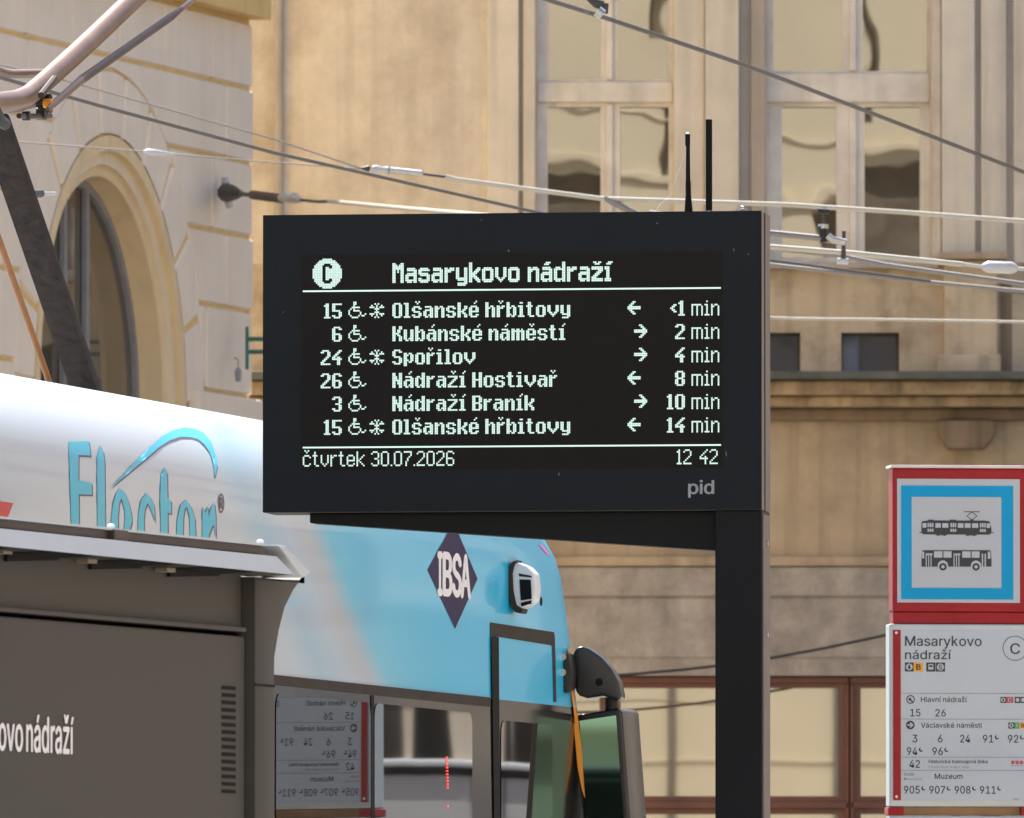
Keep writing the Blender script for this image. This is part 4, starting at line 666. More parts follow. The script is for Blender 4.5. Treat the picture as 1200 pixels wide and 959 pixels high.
for j in range(len(rows) - 1):
    for i in range(n_):
        k = (i + 1) % n_
        body.f.append([j * n_ + i, j * n_ + k, (j + 1) * n_ + k, (j + 1) * n_ + i]); body.m.append(0)
body.f.append(list(range(n_))); body.m.append(0)
bo = body.build('body', M['livery'], tram, smooth=True)

def onsurf(px, py):
    """where the sight line of a measured point meets the curved tram side"""
    y = 0.0
    for _ in range(14):
        u, z = FT.L(px, py, y); y = 0.5 * y + 0.5 * min(surf(u, z), 0.6)
    return u, y, z
def drape(mb, name, mats, parent, d=0.004, px=True):
    """cut flat shapes into small cells and lay them on to the curved side"""
    me = bpy.data.meshes.new(name); me.from_pydata(mb.v, [], mb.f)
    if not isinstance(mats, (list, tuple)): mats = [mats]
    for m in mats: me.materials.append(m)
    me.polygons.foreach_set('material_index', mb.m)
    bm = bmesh.new(); bm.from_mesh(me)
    bmesh.ops.triangulate(bm, faces=bm.faces)
    lo = [min(v.co[i] for v in bm.verts) for i in range(3)]; hi = [max(v.co[i] for v in bm.verts) for i in range(3)]
    sx_, sz_ = (6.0, 6.0) if px else (0.06, 0.04)
    for ax, stp, no in ((2, sz_, (0, 0, 1)), (0, sx_, (1, 0, 0))):
        q = lo[ax] + stp
        if not px and ax == 2: q = max(q, 2.5)
        if not px and ax == 0: q = max(q, usil(2.4) - 0.75)
        while q < hi[ax]:
            co = [0, 0, 0]; co[ax] = q
            bmesh.ops.bisect_plane(bm, geom=bm.verts[:] + bm.edges[:] + bm.faces[:], plane_co=co, plane_no=no); q += stp
    for v in bm.verts:
        if px:
            u, y, z = onsurf(v.co.x, -v.co.z); v.co = (u, y - d + v.co.y, z)
        else: v.co.y = surf(v.co.x, v.co.z) - d
    for f_ in bm.faces:
        f_.smooth = True; f_.normal_update()
        if f_.normal.y > 0: f_.normal_flip()
    bm.to_mesh(me); bm.free(); me.update()
    o = bpy.data.objects.new(name, me); COL.objects.link(o)
    if parent: o.parent = parent
    return o
def decal(polys, name, mats, parent, d=0.004, px=True):
    mb = MB()
    for it in polys:
        pts, mi = it if isinstance(it, tuple) and isinstance(it[1], int) else (it, 0)
        mb.face([(p[0], 0, -p[1]) if px else (p[0], 0, p[1]) for p in pts], mi)
    return drape(mb, name, mats, parent, d, px)
# --- windows
def zrect(p0, p1, z0, z1): return [(FT.X(p0, 0, 850), z0), (FT.X(p1, 0, 850), z0), (FT.X(p1, 0, 850), z1), (FT.X(p0, 0, 850), z1)]
def rrect(p0, p1, z0, z1, r=0.05):
    u0, u1 = FT.X(p0, 0, 850), FT.X(p1, 0, 850); out = []
    ru = r
    for cx, cz, a0 in ((u1 - ru, z1 - r, 0), (u0 + ru, z1 - r, 90), (u0 + ru, z0 + r, 180), (u1 - ru, z0 + r, 270)):
        for k in range(6):
            a = R(a0 + 18 * k); out.append((cx + ru * math.cos(a), cz + r * math.sin(a)))
    return out
ZB = 0.95
ub0 = FT.X(-420, 0, 850)
un = usil(1.5) + 0.55
decal([[(ub0, ZB - 0.1), (un, ZB - 0.1), (un, ZW), (ub0, ZW)]], 'window_band', M['band_black'], tram, 0.002, px=False)
decal([[(ub0, ZW - 0.028), (FT.X(573, 0, 850), ZW - 0.028), (FT.X(573, 0, 850), ZW + 0.004), (ub0, ZW + 0.004)]], 'gutter_strip', M['trim'], tram, 0.006, px=False)
for p0, p1 in ((-60, 120), (124, 318), (322, 433), (437.5, 552)):
    wd = decal([rrect(p0, p1, ZB, ZW - 0.055)], 'window', M['tram_glass'], tram, 0.0045, px=False)
decal([rrect(586, 646, ZB, ZW - 0.07)], 'cab_window', M['tram_glass'], tram, 0.0045, px=False)
for p in (435.2,): decal([zrect(p - 1.2, p + 1.2, ZB, ZW - 0.03)], 'window_gasket', M['rubber'], tram, 0.006, px=False)
# side display frame and door gap
u574, u584, u648 = FT.X(574, 0, 800), FT.X(583, 0, 800), FT.X(648.5, 0, 800)
zt = FT.L(600, 736)[1]; zt2 = FT.L(600, 754)[1]
decal([([(574, 729.5), (649, 741), (649, 757), (574, 745)], 0)], 'hatch_frame', M['trim'], tram, 0.002)
decal([([(574, 745), (582.5, 747), (584, 959), (589, 1100), (580, 1100), (577, 959)], 0)], 'door_gap', M['rubber'], tram, 0.0065)
decal([([(646.5, 744), (649.5, 744.5), (651.5, 823), (648.5, 823)], 0)], 'hatch_frame', M['trim'], tram, 0.0025)
redled = mat('red_led', (0.3, 0.02, 0.02), 0.5, emit=(1.0, 0.05, 0.04), estr=0.9)
mb = MB()
for k in range(11):
    py = 888 + k * 3.9 + (18 if k > 9 else 0); mb.face([(521.6 + 1.1 * math.cos(a) + k * 0.1, 0, -py + 1.1 * math.sin(a)) for a in [2 * math.pi * i / 8 for i in range(8)]])
drape(mb, 'red_light_dots', redled, tram, 0.007)
# --- lettering
def letter(mb, ch, x0, x1, yt, yb, m=0, bold=0.03, shear=0.0):
    k = len(mb.v); add_text(mb, ch, x0, x1, -yb, -yt, 0, m, bold, bbox=True)
    sl = 0.13
    for i in range(k, len(mb.v)):
        v = mb.v[i]; mb.v[i] = (v[0], v[1], v[2] - sl * (v[0] - (x0 + x1) / 2))
LT = (('F', 80, 106.5, 514, 669), ('l', 113, 123, 520, 673), ('e', 129, 154, 572, 677), ('c', 160, 181.5, 577, 681), ('t', 186.5, 201, 547, 684), ('o', 205, 229.5, 585, 688), ('r', 236, 252.5, 588, 690))
dx, dz = 0.022, -0.006
EL = {
 'F': [(80, 518), (103.5, 517), (105.6, 534), (91.5, 533.5), (91.3, 563), (107, 566.5), (107, 580), (91.8, 579.5), (92.6, 668), (84.5, 667)],
 'l': [(116.5, 521.5), (120.5, 530), (122, 542), (122.8, 622), (123, 673), (114, 672), (113.2, 537)],
 'e': [(129, 640), (129.3, 611), (132, 590), (136, 577), (140, 572.5), (145, 576), (150, 588), (153.3, 601), (154, 612), (151, 622), (147, 632), (143, 634), (146, 610), (145.5, 598), (143, 587.5), (141.3, 584), (139, 590), (137.8, 605), (137.5, 640)],
 'c': [(161.3, 640), (161, 617), (161.5, 603), (165, 586), (170.7, 578), (176, 583), (180, 592.7), (181, 612), (177.5, 601), (175, 594), (172, 590), (169.5, 596), (168.3, 606), (168, 640)],
 't': [(192.5, 547.5), (195.2, 555), (195.8, 583), (200, 587), (200, 602), (196, 601), (196, 670), (188.5, 668), (187.5, 600), (187, 587), (188, 558)],
 'o': [(206, 650), (206.7, 611), (211, 592), (217.3, 585.5), (223, 593), (228, 608.7), (229.5, 650), (223, 650), (221.3, 605), (219, 596), (217.3, 594), (215.5, 598), (214.3, 606), (213.3, 650)],
 'r': [(236.8, 594), (240.5, 601), (243, 592.7), (244, 606), (247, 594), (250.7, 589.5), (252, 603), (252.6, 632), (250, 616), (248, 617), (244.5, 626), (243, 650), (236, 650)]}
for off, m_, dd in ((1.6, M['text_shadow'], 0.0008), (0, M['cyan_text'], 0.0016)):
    mb = MB()
    for ch, pts in EL.items(): mb.face([(p[0] + off, 0, -p[1] - off * 1.2) for p in pts])
    sw = [(129, 572), (145, 555), (160, 539), (175, 524), (190, 511), (203, 504), (216, 501), (228, 502.5), (238, 507), (247, 518), (252, 532), (254.5, 545), (251.5, 560)]
    bk = [(249, 541), (245, 530), (239, 521), (232, 515), (224, 512.5), (211, 512), (198, 516.5), (185, 525), (170, 538), (152, 553)]
    sp_ = [(p[0] + off * 0.4, p[1] + off * 1.5) for p in sw + bk]
    mb.face([(p[0], 0, -p[1]) for p in sp_])
    drape(mb, 'lettering', m_, tram, dd)
mb = MB(); nn = 20
for i in range(nn):
    a, c = 2 * math.pi * i / nn, 2 * math.pi * (i + 1) / nn
    q_ = lambda a, r: (259 + 3.7 * r * math.cos(a), 0, -590 + 11.5 * (r if r == 1 else r * 1.05) * math.sin(a))
    mb.face([q_(a, 1), q_(c, 1), q_(c, .78), q_(a, .78)])
letter(mb, 'R', 257.3, 261, 583.5, 596.5)
drape(mb, 'registered_mark', M['text_shadow'], tram, 0.001)
decal([[(-30, 581), (0, 587.5), (15.5, 590), (9, 606), (4, 640), (-30, 640)]], 'red_stripe', M['red_vinyl'], tram, 0.001)
decal([[(531.5, 612), (559.5, 678.5), (533, 737.5), (500.5, 668)]], 'diamond_emblem', M['ibsa'], tram, 0.0008)
mb = MB(); 
pl = [('I', 512.7, 517.2), ('B', 519, 528.7), ('S', 530, 539.6), ('A', 540, 550.3)]
for ch, x0, x1 in pl:
    sh = (x0 - 513) * 0.12; letter(mb, ch, x0, x1, 648 + sh, 697 + sh, bold=0.035)
drape(mb, 'lettering', M['white_vinyl'], tram, 0.0018)
decal([[(631, 638), (634, 638), (643.5, 648), (643, 651), (640, 649)]], 'pink_mark', M['pink'], tram, 0.001)
mb = MB(); mb.face([(634 + 1.5 * math.cos(2 * math.pi * i / 12), 0, -705 + 5.5 * math.sin(2 * math.pi * i / 12)) for i in range(12)])
drape(mb, 'keyhole', M['rubber'], tram, 0.001)
decal([[(664, 760), (666.5, 760), (669, 800), (672.5, 830), (690, 960), (686, 960), (670, 832), (666, 800)]], 'corner_trim', M['orange'], tram, 0.007)
# --- camera on the side
cp = FT.P3(596, 690); y0 = surf(cp.x, cp.z)
# white housing turned towards the rear, seen full on
pw = FT.o + FT.t * cp.x + FT.n * y0
Dp = pw.y
FC = Fr(611, 690, Dp, -8)
def tl(fr, u, y, z):                               # local of fr -> tram local
    w_ = fr.o + fr.t * u + fr.n * y + Vector((0, 0, z)); return FT.loc(w_)
def retram(mb, fr):
    mb.v = [tuple(tl(fr, *p)) for p in mb.v]; return mb
def pxpoly(fr, pts, y=0.0): return [fr.L(p[0], p[1], y) for p in pts]
s_ = MB(); s_.prism(pxpoly(FC, [(596, 668), (600, 661), (607, 659), (618, 664), (626, 672), (628, 690), (626, 704), (617, 711), (606, 715), (600, 712), (597, 700)]), 0, 0.14)
po2 = retram(s_, FC).build('camera_housing', M['white_metal'], tram, bevel=0.012, smooth=True, segs=3); po = po2
s_ = MB(); s_.prism(pxpoly(FC, [(610, 706.5), (623, 703.5), (622, 707.5), (611, 711)], -0.004), -0.004, 0.03)
retram(s_, FC).build('slot', M['rubber'], po, bevel=0.002)
s_ = MB(); s_.prism(pxpoly(FC, [(608, 672), (623, 675), (623, 677), (608, 675.5)], -0.003), -0.003, 0.03)
retram(s_, FC).build('slot', M['trim'], po, bevel=0.001)
s_ = MB(); s_.prism(pxpoly(FC, [(608.5, 679), (622, 679.5), (623, 702), (610, 704)], -0.004), -0.004, 0.03)
retram(s_, FC).build('lens', M['rubber'], po, bevel=0.003)
s_ = MB(); s_.prism(pxpoly(FC, [(594, 676), (596, 665), (600, 658.5), (606, 656), (603, 662), (600.5, 672), (601.5, 692), (605, 709), (613, 714), (611, 718.5), (604, 718), (598, 710), (595, 695)], -0.01), -0.01, 0.12)
retram(s_, FC).build('gasket', M['trim'], po, bevel=0.003)
# --- wing mirror
Dm = (FT.o + FT.t * usil(2.8) ).y - 0.05
FM = Fr(690, 790, Dm, -6)
mir = MB(); mir.prism(pxpoly(FM, [(672, 770), (677, 760), (684, 757.5), (693, 761), (707, 771), (719, 785), (727, 800), (730, 815), (729, 821), (722, 821), (709, 816), (690, 819), (681, 816), (676, 810), (676, 790)]), -0.06, 0.10)
mo = retram(mir, FM).build('mirror_arm', M['mirror_case'], tram, bevel=0.035, smooth=True, segs=3)
s_ = MB(); a = [FM.L(x, y) for x, y in ((658, 793), (664, 770), (674, 766), (678, 790), (676, 811), (668, 815), (661, 806))]
s_.prism(a, -0.22, -0.05); retram(s_, FM).build('mirror_hinge', M['dark_metal'], mo, bevel=0.015, smooth=True)
s_ = MB(); c = FM.L(668, 777); 
for yy in (772, 790):
    c = FM.L(667, yy); s_.tube([(c[0], -0.24, c[1]), (c[0], -0.2, c[1])], 0.013, 10)
retram(s_, FM).build('bolt', M['steel'], mo, smooth=True)
s_ = MB(); c = FM.L(704, 800); s_.tube([(c[0], -0.063, c[1]), (c[0], -0.05, c[1])], 0.014, 12); retram(s_, FM).build('knob', M['rubber'], mo)
s_ = MB(); a = FM.L(716, 818); c = FM.L(716, 840); s_.tube([(a[0], 0.02, a[1]), (c[0], 0.02, c[1])], 0.024, 10); retram(s_, FM).build('stem', M['dark_metal'], mo, smooth=True)
FH = Fr(705, 840, Dm - 0.02, -14)
s_ = MB(); hp = pxpoly(FH, [(676, 838), (724, 830), (729, 834), (740, 985), (734, 992), (692, 996), (686, 990)])
s_.prism(hp, 0.0, 0.26)
mh = retram(s_, FH).build('mirror_head', M['mirror_case'], mo, bevel=0.03, smooth=True, segs=3)
FG2 = Fr(705, 840, Dm - 0.035, -4)
s_ = MB(); s_.face([(p[0], -0.002, p[1]) for p in pxpoly(FG2, [(679, 845), (722, 838.5), (732, 980), (691, 985)])]); s_.f[0].reverse()
retram(s_, FG2).build('mirror_glass', M['mirror_glass'], mo, fixn=False)
s_ = MB(); s_.prism(pxpoly(FM, [(671, 806), (673, 822), (677.5, 846), (681.5, 880), (683.5, 912), (685, 935), (682, 925), (677, 900), (674, 868), (671.5, 836)], -0.05), -0.05, -0.03); retram(s_, FM).build('corner_marker', M['orange'], tram)
# --- pantograph, on the roof axis
PY = 1.15
def PT(px, py, y=PY): return FT.P3(px, py, y)
M['rust_tube'] = mat('rust_tube', (0.165, 0.092, 0.058), 0.42, 0.1, spec=0.3, var=0.35, scale=7, stain=(0.11, 0.045, 0.022), stain_amt=0.55, stain_scale=5)
M['grimy'] = mat('grimy_arm', (0.035, 0.029, 0.028), 0.8, spec=0.15, var=0.5, scale=25, bump=0.15, bscale=120)
M['brown_tube'] = mat('brown_tube', (0.075, 0.046, 0.034), 0.5, 0.0, spec=0.2, var=0.35, scale=6)
M['orange_rod'] = mat('orange_rod', (0.26, 0.095, 0.012), 0.5, var=0.3, scale=8)
pan = MB()
pa, pb = PT(-6, 143), PT(99, 450)
dirv = (pb - pa).normalized(); pb2 = pb + dirv * 0.25
def beam(mb, a, c, wz, wy, m=0):
    d = (c - a).normalized(); s1 = Vector((0, 1, 0)); s2 = d.cross(s1).normalized()
    vs = []
    for p in (a, c):
        for i, j in ((-1, -1), (1, -1), (1, 1), (-1, 1)): vs.append(tuple(p + s2 * i * wz / 2 + s1 * j * wy / 2))
    b_ = len(mb.v); mb.v += vs
    for q in ((0, 1, 2, 3), (7, 6, 5, 4), (0, 4, 5, 1), (1, 5, 6, 2), (2, 6, 7, 3), (3, 7, 4, 0)): mb.f.append([b_ + i for i in q]); mb.m.append(m)
beam(pan, pa - dirv * 0.02, pb2, 0.055, 0.102)
pn = pan.build('pantograph', M['grimy'], tram, bevel=0.02, smooth=True)
def tubes(pts, r, name, m, seg=12, par=pn, y=PY):
    s_ = MB(); s_.tube([PT(p[0], p[1], y + (p[2] if len(p) > 2 else 0)) for p in pts], r, seg); return s_.build(name, m, par, smooth=True)
def curve_px(pts, n=8):
    out = []
    P = [pts[0]] + list(pts) + [pts[-1]]
    for i in range(1, len(P) - 2):
        for k in range(n):
            t = k / n
            out.append(tuple(0.5 * ((2 * P[i][j]) + (-P[i - 1][j] + P[i + 1][j]) * t + (2 * P[i - 1][j] - 5 * P[i][j] + 4 * P[i + 1][j] - P[i + 2][j]) * t * t + (-P[i - 1][j] + 3 * P[i][j] - 3 * P[i + 1][j] + P[i + 2][j]) * t ** 3) for j in range(2)))
    out.append(tuple(pts[-1])); return out
tubes(curve_px([(-60, 124), (-20, 121), (5, 119.5), (24, 116), (42, 105), (100, 53), (158, -2), (215, -54)], 6), 0.0345, 'upper_arm', M['rust_tube'], 16)
tubes(curve_px([(-50, 70), (-10, 80), (8, 86), (26, 86.5), (50, 86)], 5), 0.015, 'cross_tube', M['rust_tube'], 10, y=PY + 0.12)
tubes([(-20, 124), (20, 124), (44, 117)], 0.024, 'cross_tube', M['brown_tube'], 10, y=PY + 0.16)
tubes([(56, 128), (62, 123), (95, 94)], [0.008, 0.012, 0.015], 'coupling_rod', M['rust_tube'], 10, y=PY - 0.05)
tubes([(95, 94), (200, 20), (212, 11)], [0.0155, 0.0145, 0.009], 'coupling_rod', M['brown_tube'], 10, y=PY - 0.05)
tubes([(212, 11), (245, -14)], 0.009, 'coupling_rod', M['rust_tube'], 10, y=PY - 0.05)
tubes([(48, 112), (64, 92)], 0.012, 'lever', M['brown_tube'], 8, y=PY - 0.06)
s_ = MB(); c = PT(44.5, 121.5); s_.tube([c + Vector((0, -0.05, 0)), c + Vector((0, -0.02, 0))], 0.016, 12); s_.build('pivot_bolt', M['orange'], pn, smooth=True)
s_ = MB(); c = PT(52, 122); s_.tube([c + Vector((0, -0.022, 0)), c + Vector((0, 0.022, 0))], 0.034, 12); 
c = PT(49, 133); s_.tube([c + Vector((0, -0.015, 0)), c + Vector((0, 0.015, 0))], 0.022, 12); c = PT(31, 136); s_.tube([c + Vector((0, -0.012, 0)), c + Vector((0, 0.012, 0))], 0.016, 10)
s_.tube([PT(22, 136), PT(40, 136.5), PT(59, 136)], 0.009, 8); s_.build('knuckle_joint', M['dark_metal'], pn, smooth=True)
tubes([(-8, 262), (0, 284), (27, 360), (54, 437), (64, 470)], 0.0105, 'control_rod', M['orange_rod'], 10, y=PY - 0.2)
tubes([(28, 227.5), (48, 227), (48.5, 227)], [0.014, 0.014, 0.008], 'stop_pin', M['dark_metal'], 8); tubes([(48.5, 227), (64.5, 227)], 0.006, 'stop_pin', M['steel'], 8)
tubes([(-6, 128), (0, 141), (6, 146)], 0.02, 'knuckle_joint', M['dark_metal'], 8, y=PY - 0.08)
# running gear
s_ = MB(); s_.box(UB + 0.6, usil(0.6) - 0.6, 0.25, WID - 0.25, 0.12, 0.38); ug = s_.build('underframe', M['dark_metal'], tram)
for u in (-12.5, -10.8, -3.2, -1.5):
    for yy in (0.2, WID - 0.32):
        s_ = MB(); s_.tube([(u, yy, 0.33), (u, yy + 0.12, 0.33)], 0.32, 24); s_.build('wheel', M['dark_metal'], tram, smooth=True)
# rails and the platform in tram direction
rail_m = mat('rail_steel', (0.35, 0.33, 0.31), 0.35, 0.9, var=0.3, scale=10)
for k, yy in enumerate((0.5, 1.96)):
    r_ = MB(); r_.box(-60, 70, yy - 0.03, yy + 0.03, -0.1, 0.008); o = r_.build('rail', rail_m); o.location = FT.o; o.rotation_euler = (0, 0, FT.phi); tag(o, kind='structure')
pm = MB(); pm.box(-60, 40, -4.6, -0.10, -0.2, 0.20); o = pm.build('platform', paving, bevel=0.02); o.location = FT.o; o.rotation_euler = (0, 0, FT.phi); tag(o, kind='structure')

# ------------------------------------------------------------------ shelter
FS = Fr(0, 717, 32.0, 72.3)
sh_paint = mat('shelter_paint', (0.044, 0.041, 0.036), 0.6, spec=0.25, var=0.18, scale=1.6, bump=0.02, bscale=250, rvar=0.08)
sh_dark = mat('shelter_dark', (0.025, 0.024, 0.022), 0.6, var=0.15, scale=3)
flash_m = mat('flashing', (0.42, 0.47, 0.53), 0.45, 0.15, var=0.06, scale=3)
brown_edge = mat('brown_edge', (0.05, 0.036, 0.03), 0.6, var=0.3, scale=8)
clip_m = mat('clip', (0.20, 0.17, 0.125), 0.6)
sh = thing('tram_shelter', 'dark taupe tram stop shelter with pale metal roof edge at the lower left', 'shelter', FS)
UL = FS.X(-520, 0, 800); UR = FS.X(287, 0, 800)
zseam = FS.L(0, 719)[1]
s_ = MB(); s_.box(UL, UR, 0.0, 0.10, 0.2, zseam - 0.006); s_.build('lower_panel', sh_paint, sh, bevel=0.006)
s_ = MB(); s_.box(UL, UR - 0.022, -0.012, 0.10, zseam + 0.004, zseam + 0.016); s_.build('panel_lip', sh_paint, sh, bevel=0.004)
zf0 = FS.L(0, 640, -0.10)[1]; zf1 = FS.L(0, 618.5, -0.10)[1]
s_ = MB(); s_.box(UL, UR + 0.004, 0.012, 0.11, zseam + 0.0165, zf0 + 0.03); s_.build('upper_panel', sh_paint, sh)
s_ = MB(); s_.box(UL, UR, 0.11, 1.5, 0.2, zf0 + 0.02); s_.build('rear_wall', sh_dark, sh)
uE = FS.X(345, -0.10, 665)
UE2 = FS.X(331, -0.10, 655)
s_ = MB(); b_ = [(UL, -0.10, zf0), (uE, -0.10, zf0), (UE2, -0.085, zf1), (UL, -0.085, zf1)]
s_.face(b_); s_.face([(UL, -0.085, zf1), (UE2, -0.085, zf1), (UE2, 0.03, zf1 + 0.004), (UL, 0.03, zf1 + 0.004)])
s_.build('roof_flashing', flash_m, sh, fixn=True)
s_ = MB(); s_.face([(UL, -0.10, zf0), (UL, 0.02, zf0 - 0.003), (uE, 0.02, zf0 - 0.003), (uE, -0.10, zf0)]); s_.build('soffit', sh_paint, sh)
s_ = MB(); s_.box(UL, UE2 - 0.02, -0.06, 1.6, zf1 + 0.005, zf1 + 0.024); s_.build('roof_edge', brown_edge, sh)
s_ = MB(); s_.box(UL, UE2 - 0.03, -0.07, 1.62, zf1 + 0.0245, zf1 + 0.030); s_.build('roof_sheet', flash_m, sh)
s_ = MB(); s_.prism([(UE2, zf1 + 0.028), (UE2 + 0.05, zf1 + 0.028), (uE + 0.16, zf0 + 0.012), (uE + 0.10, zf0 - 0.004)], -0.09, 0.02); s_.build('end_flashing', flash_m, sh, bevel=0.004)
for px, py in ((9.5, 646.5), (72, 645.5), (109, 657.5), (170, 654), (201, 668), (261, 665)):
    u, z = FS.L(px, py, -0.02); s_ = MB(); s_.box(u - 0.032, u + 0.032, -0.02, 0.012, z - 0.0055, z + 0.0055); s_.build('clip', clip_m, sh, bevel=0.002)
for a, c in ((10, 70), (109, 168), (201, 259), (-92, -30)):
    u0, u1 = FS.X(a, 0.0, 650), FS.X(c, 0.0, 650)
    s_ = MB(); s_.prism([(u0, zf0 - 0.024), (u1, zf0 - 0.010), (u1, zf0 - 0.001), (u0, zf0 - 0.001)], 0.003, 0.0125); s_.face([(u0, -0.085, zf0 - 0.0025), (u1, -0.085, zf0 - 0.0025), (u1, 0.011, zf0 - 0.0055), (u0, 0.011, zf0 - 0.0055)]); s_.build('slot', M['rubber'], sh)
# bolts on the roof edge
for px in (130, 305):
    u, z = FS.L(px, 620, -0.03)
    s_ = MB(); s_.tube([(u, -0.03, zf1 + 0.028), (u, -0.03, zf1 + 0.040), (u, -0.03, zf1 + 0.044)], [0.010, 0.009, 0.003], 10); s_.build('bolt', M['white_metal'], sh, smooth=True)
s_ = MB(); u, z = FS.L(140, 632, -0.07); s_.box(u - 0.05, u + 0.05, -0.075, -0.05, zf1 - 0.004, zf1 + 0.026); s_.build('sheet_joint', brown_edge, sh)
# flared end post
ux = lambda px: FS.X(px, -0.02, 800)
zz = lambda px, py: FS.L(px, py, -0.02)[1]
ue = ux(321.5)
cv = [(ue, 0.2), (ue, zz(321, 800)), (ue + 0.004, zz(323, 770)), (ux(327), zz(327, 740)), (ux(334), zz(334, 712)), (ux(344), zz(344, 692)), (ux(351), zz(351, 682)), (ux(356), zz(356, 676))]
s_ = MB(); s_.prism([(UR + 0.02, 0.2)] + cv + [(ux(356), zf0 - 0.006), (UR + 0.02, zf0 - 0.006)], -0.02, 1.5); s_.build('end_post', sh_paint, sh, bevel=0.008, smooth=True)
s_ = MB(); zj = FS.L(305, 803, -0.02)[1]; s_.box(UR + 0.021, ue + 0.001, -0.0215, 0.0, zj - 0.003, zj + 0.003); s_.build('post_joint', M['rubber'], sh)
s_ = MB(); s_.box(UR - 0.002, UR + 0.02, 0.02, 0.08, 0.2, zf0); s_.build('post_gap', M['rubber'], sh)
# louvred vent and name
vg = MB(); u0, u1 = FS.X(259.5, 0, 860), FS.X(275.8, 0, 860)
zt_ = FS.L(268, 804)[1]; zb_ = FS.L(268, 930.5)[1]
for i in range(15):
    z0 = zt_ + (zb_ - zt_) * i / 14.6
    n2 = 9
    for k in range(n2):
        a = u0 + (u1 - u0) * k / n2; c = a + (u1 - u0) / n2 * 0.72
        vg.face([(a, -0.0015, z0 - 0.0098), (c, -0.0015, z0 - 0.0098), (c, -0.0015, z0), (a, -0.0015, z0)])
    vg.face([(u0, -0.0012, z0 - 0.0075), (u1, -0.0012, z0 - 0.0075), (u1, -0.0012, z0 - 0.0025), (u0, -0.0012, z0 - 0.0025)])
vg.build('vent_grille', M['rubber'], sh, fixn=False)
for wd_, a, c in (('nádraží', 30, 85), ('Masarykovo', -72, 25.5)):
    tx = MB(); sl = 0.055 * (57 - (a + c) / 2)
    zb_ = FS.L((a + c) / 2, 882 - sl)[1]; zc2 = FS.L((a + c) / 2, 841 - sl * 1.0)[1]
    add_text(tx, wd_, FS.X(a, 0, 870), FS.X(c, 0, 870), zb_, zc2, -0.002, 0, 0.02); tx.build('stop_name_word', M['white_vinyl'], sh, fixn=False)

# ------------------------------------------------------------------ departure board
FD = Fr(600, 600, 41.8, -8.6)
db = thing('departure_board', 'black LED departure board on a black post, showing six tram lines in pale dots', 'sign', FD)
xl, xr = FD.X(308, 0, 425), FD.X(891.5, 0, 425)
zt_, zb_ = FD.L(600, 250.4)[1], FD.L(600, 599.3)[1]
DEP = 0.225
s_ = MB(); s_.box(xl, xr, 0.004, DEP, zb_, zt_); s_.build('case', M['board_side'], db, bevel=0.003)
s_ = MB(); s_.box(xl, xr - 0.001, 0.0, 0.0035, zb_ + 0.001, zt_ - 0.001); fc = s_.build('front_panel', M['board_face'], db)
s_ = MB(); s_.box(xl, xr, 0.0036, 0.03, zt_ - 0.003, zt_ + 0.002); s_.build('rim', M['board_black'], db)
s_ = MB(); s_.box(xr - 0.001, xr + 0.0015, 0.085, 0.098, zb_, zt_); s_.box(xr - 0.001, xr + 0.0015, 0.004, 0.010, zb_, zt_); s_.build('side_joint', M['rubber'], db)
zA, zA2, zA3 = FD.L(363, 601, 0.05)[1], FD.L(363, 613, 0.05)[1], FD.L(837, 645.5, 0.05)[1]
s_ = MB(); s_.prism([(FD.X(363, 0.05, 610), zb_ - 0.001), (FD.X(840, 0.05, 610), zb_ - 0.001), (FD.X(840, 0.05, 640), zA3), (FD.X(363, 0.05, 610), zA2)], 0.05, 0.17); s_.build('arm', M['board_black'], db, bevel=0.003)
px0, px1 = FD.X(838, 0.01, 780), FD.X(893, 0.01, 780)
s_ = MB(); s_.box(px0, px1, 0.01, 0.20, 0.2, zb_ - 0.001); po_ = s_.build('post', M['board_black'], db, bevel=0.004)
s_ = MB(); s_.box(px1 - 0.001, px1 + 0.002, 0.03, 0.185, 0.2, zb_ - 0.012); s_.build('post_cover', M['board_side'], po_)
for py in (636, 743):
    z = FD.L(893, py)[1]; s_ = MB(); s_.tube([(px1 + 0.002, 0.10, z), (px1 + 0.008, 0.10, z)], 0.009, 10); s_.build('bolt', M['steel'], po_)
s_ = MB(); s_.box(px0 - 0.05, px1 + 0.05, -0.05, 0.26, 0.2, 0.215); s_.build('base_plate', M['board_black'], po_, bevel=0.003)
# screen
NX, NY = 256, 128
sx0, sx1 = FD.X(355, 0, 425), FD.X(845, 0, 425)
PXW = (sx1 - sx0) / NX
sz1 = FD.L(600, 297.6)[1]; sz0 = FD.L(600, 547.6)[1]; PZH = (sz1 - sz0) / NY
s_ = MB(); s_.box(sx0 - 0.006, sx1 + 0.006, -0.001, 0.002, sz0 - 0.006, sz1 + 0.002); scr = s_.build('screen', M['screen'], db)

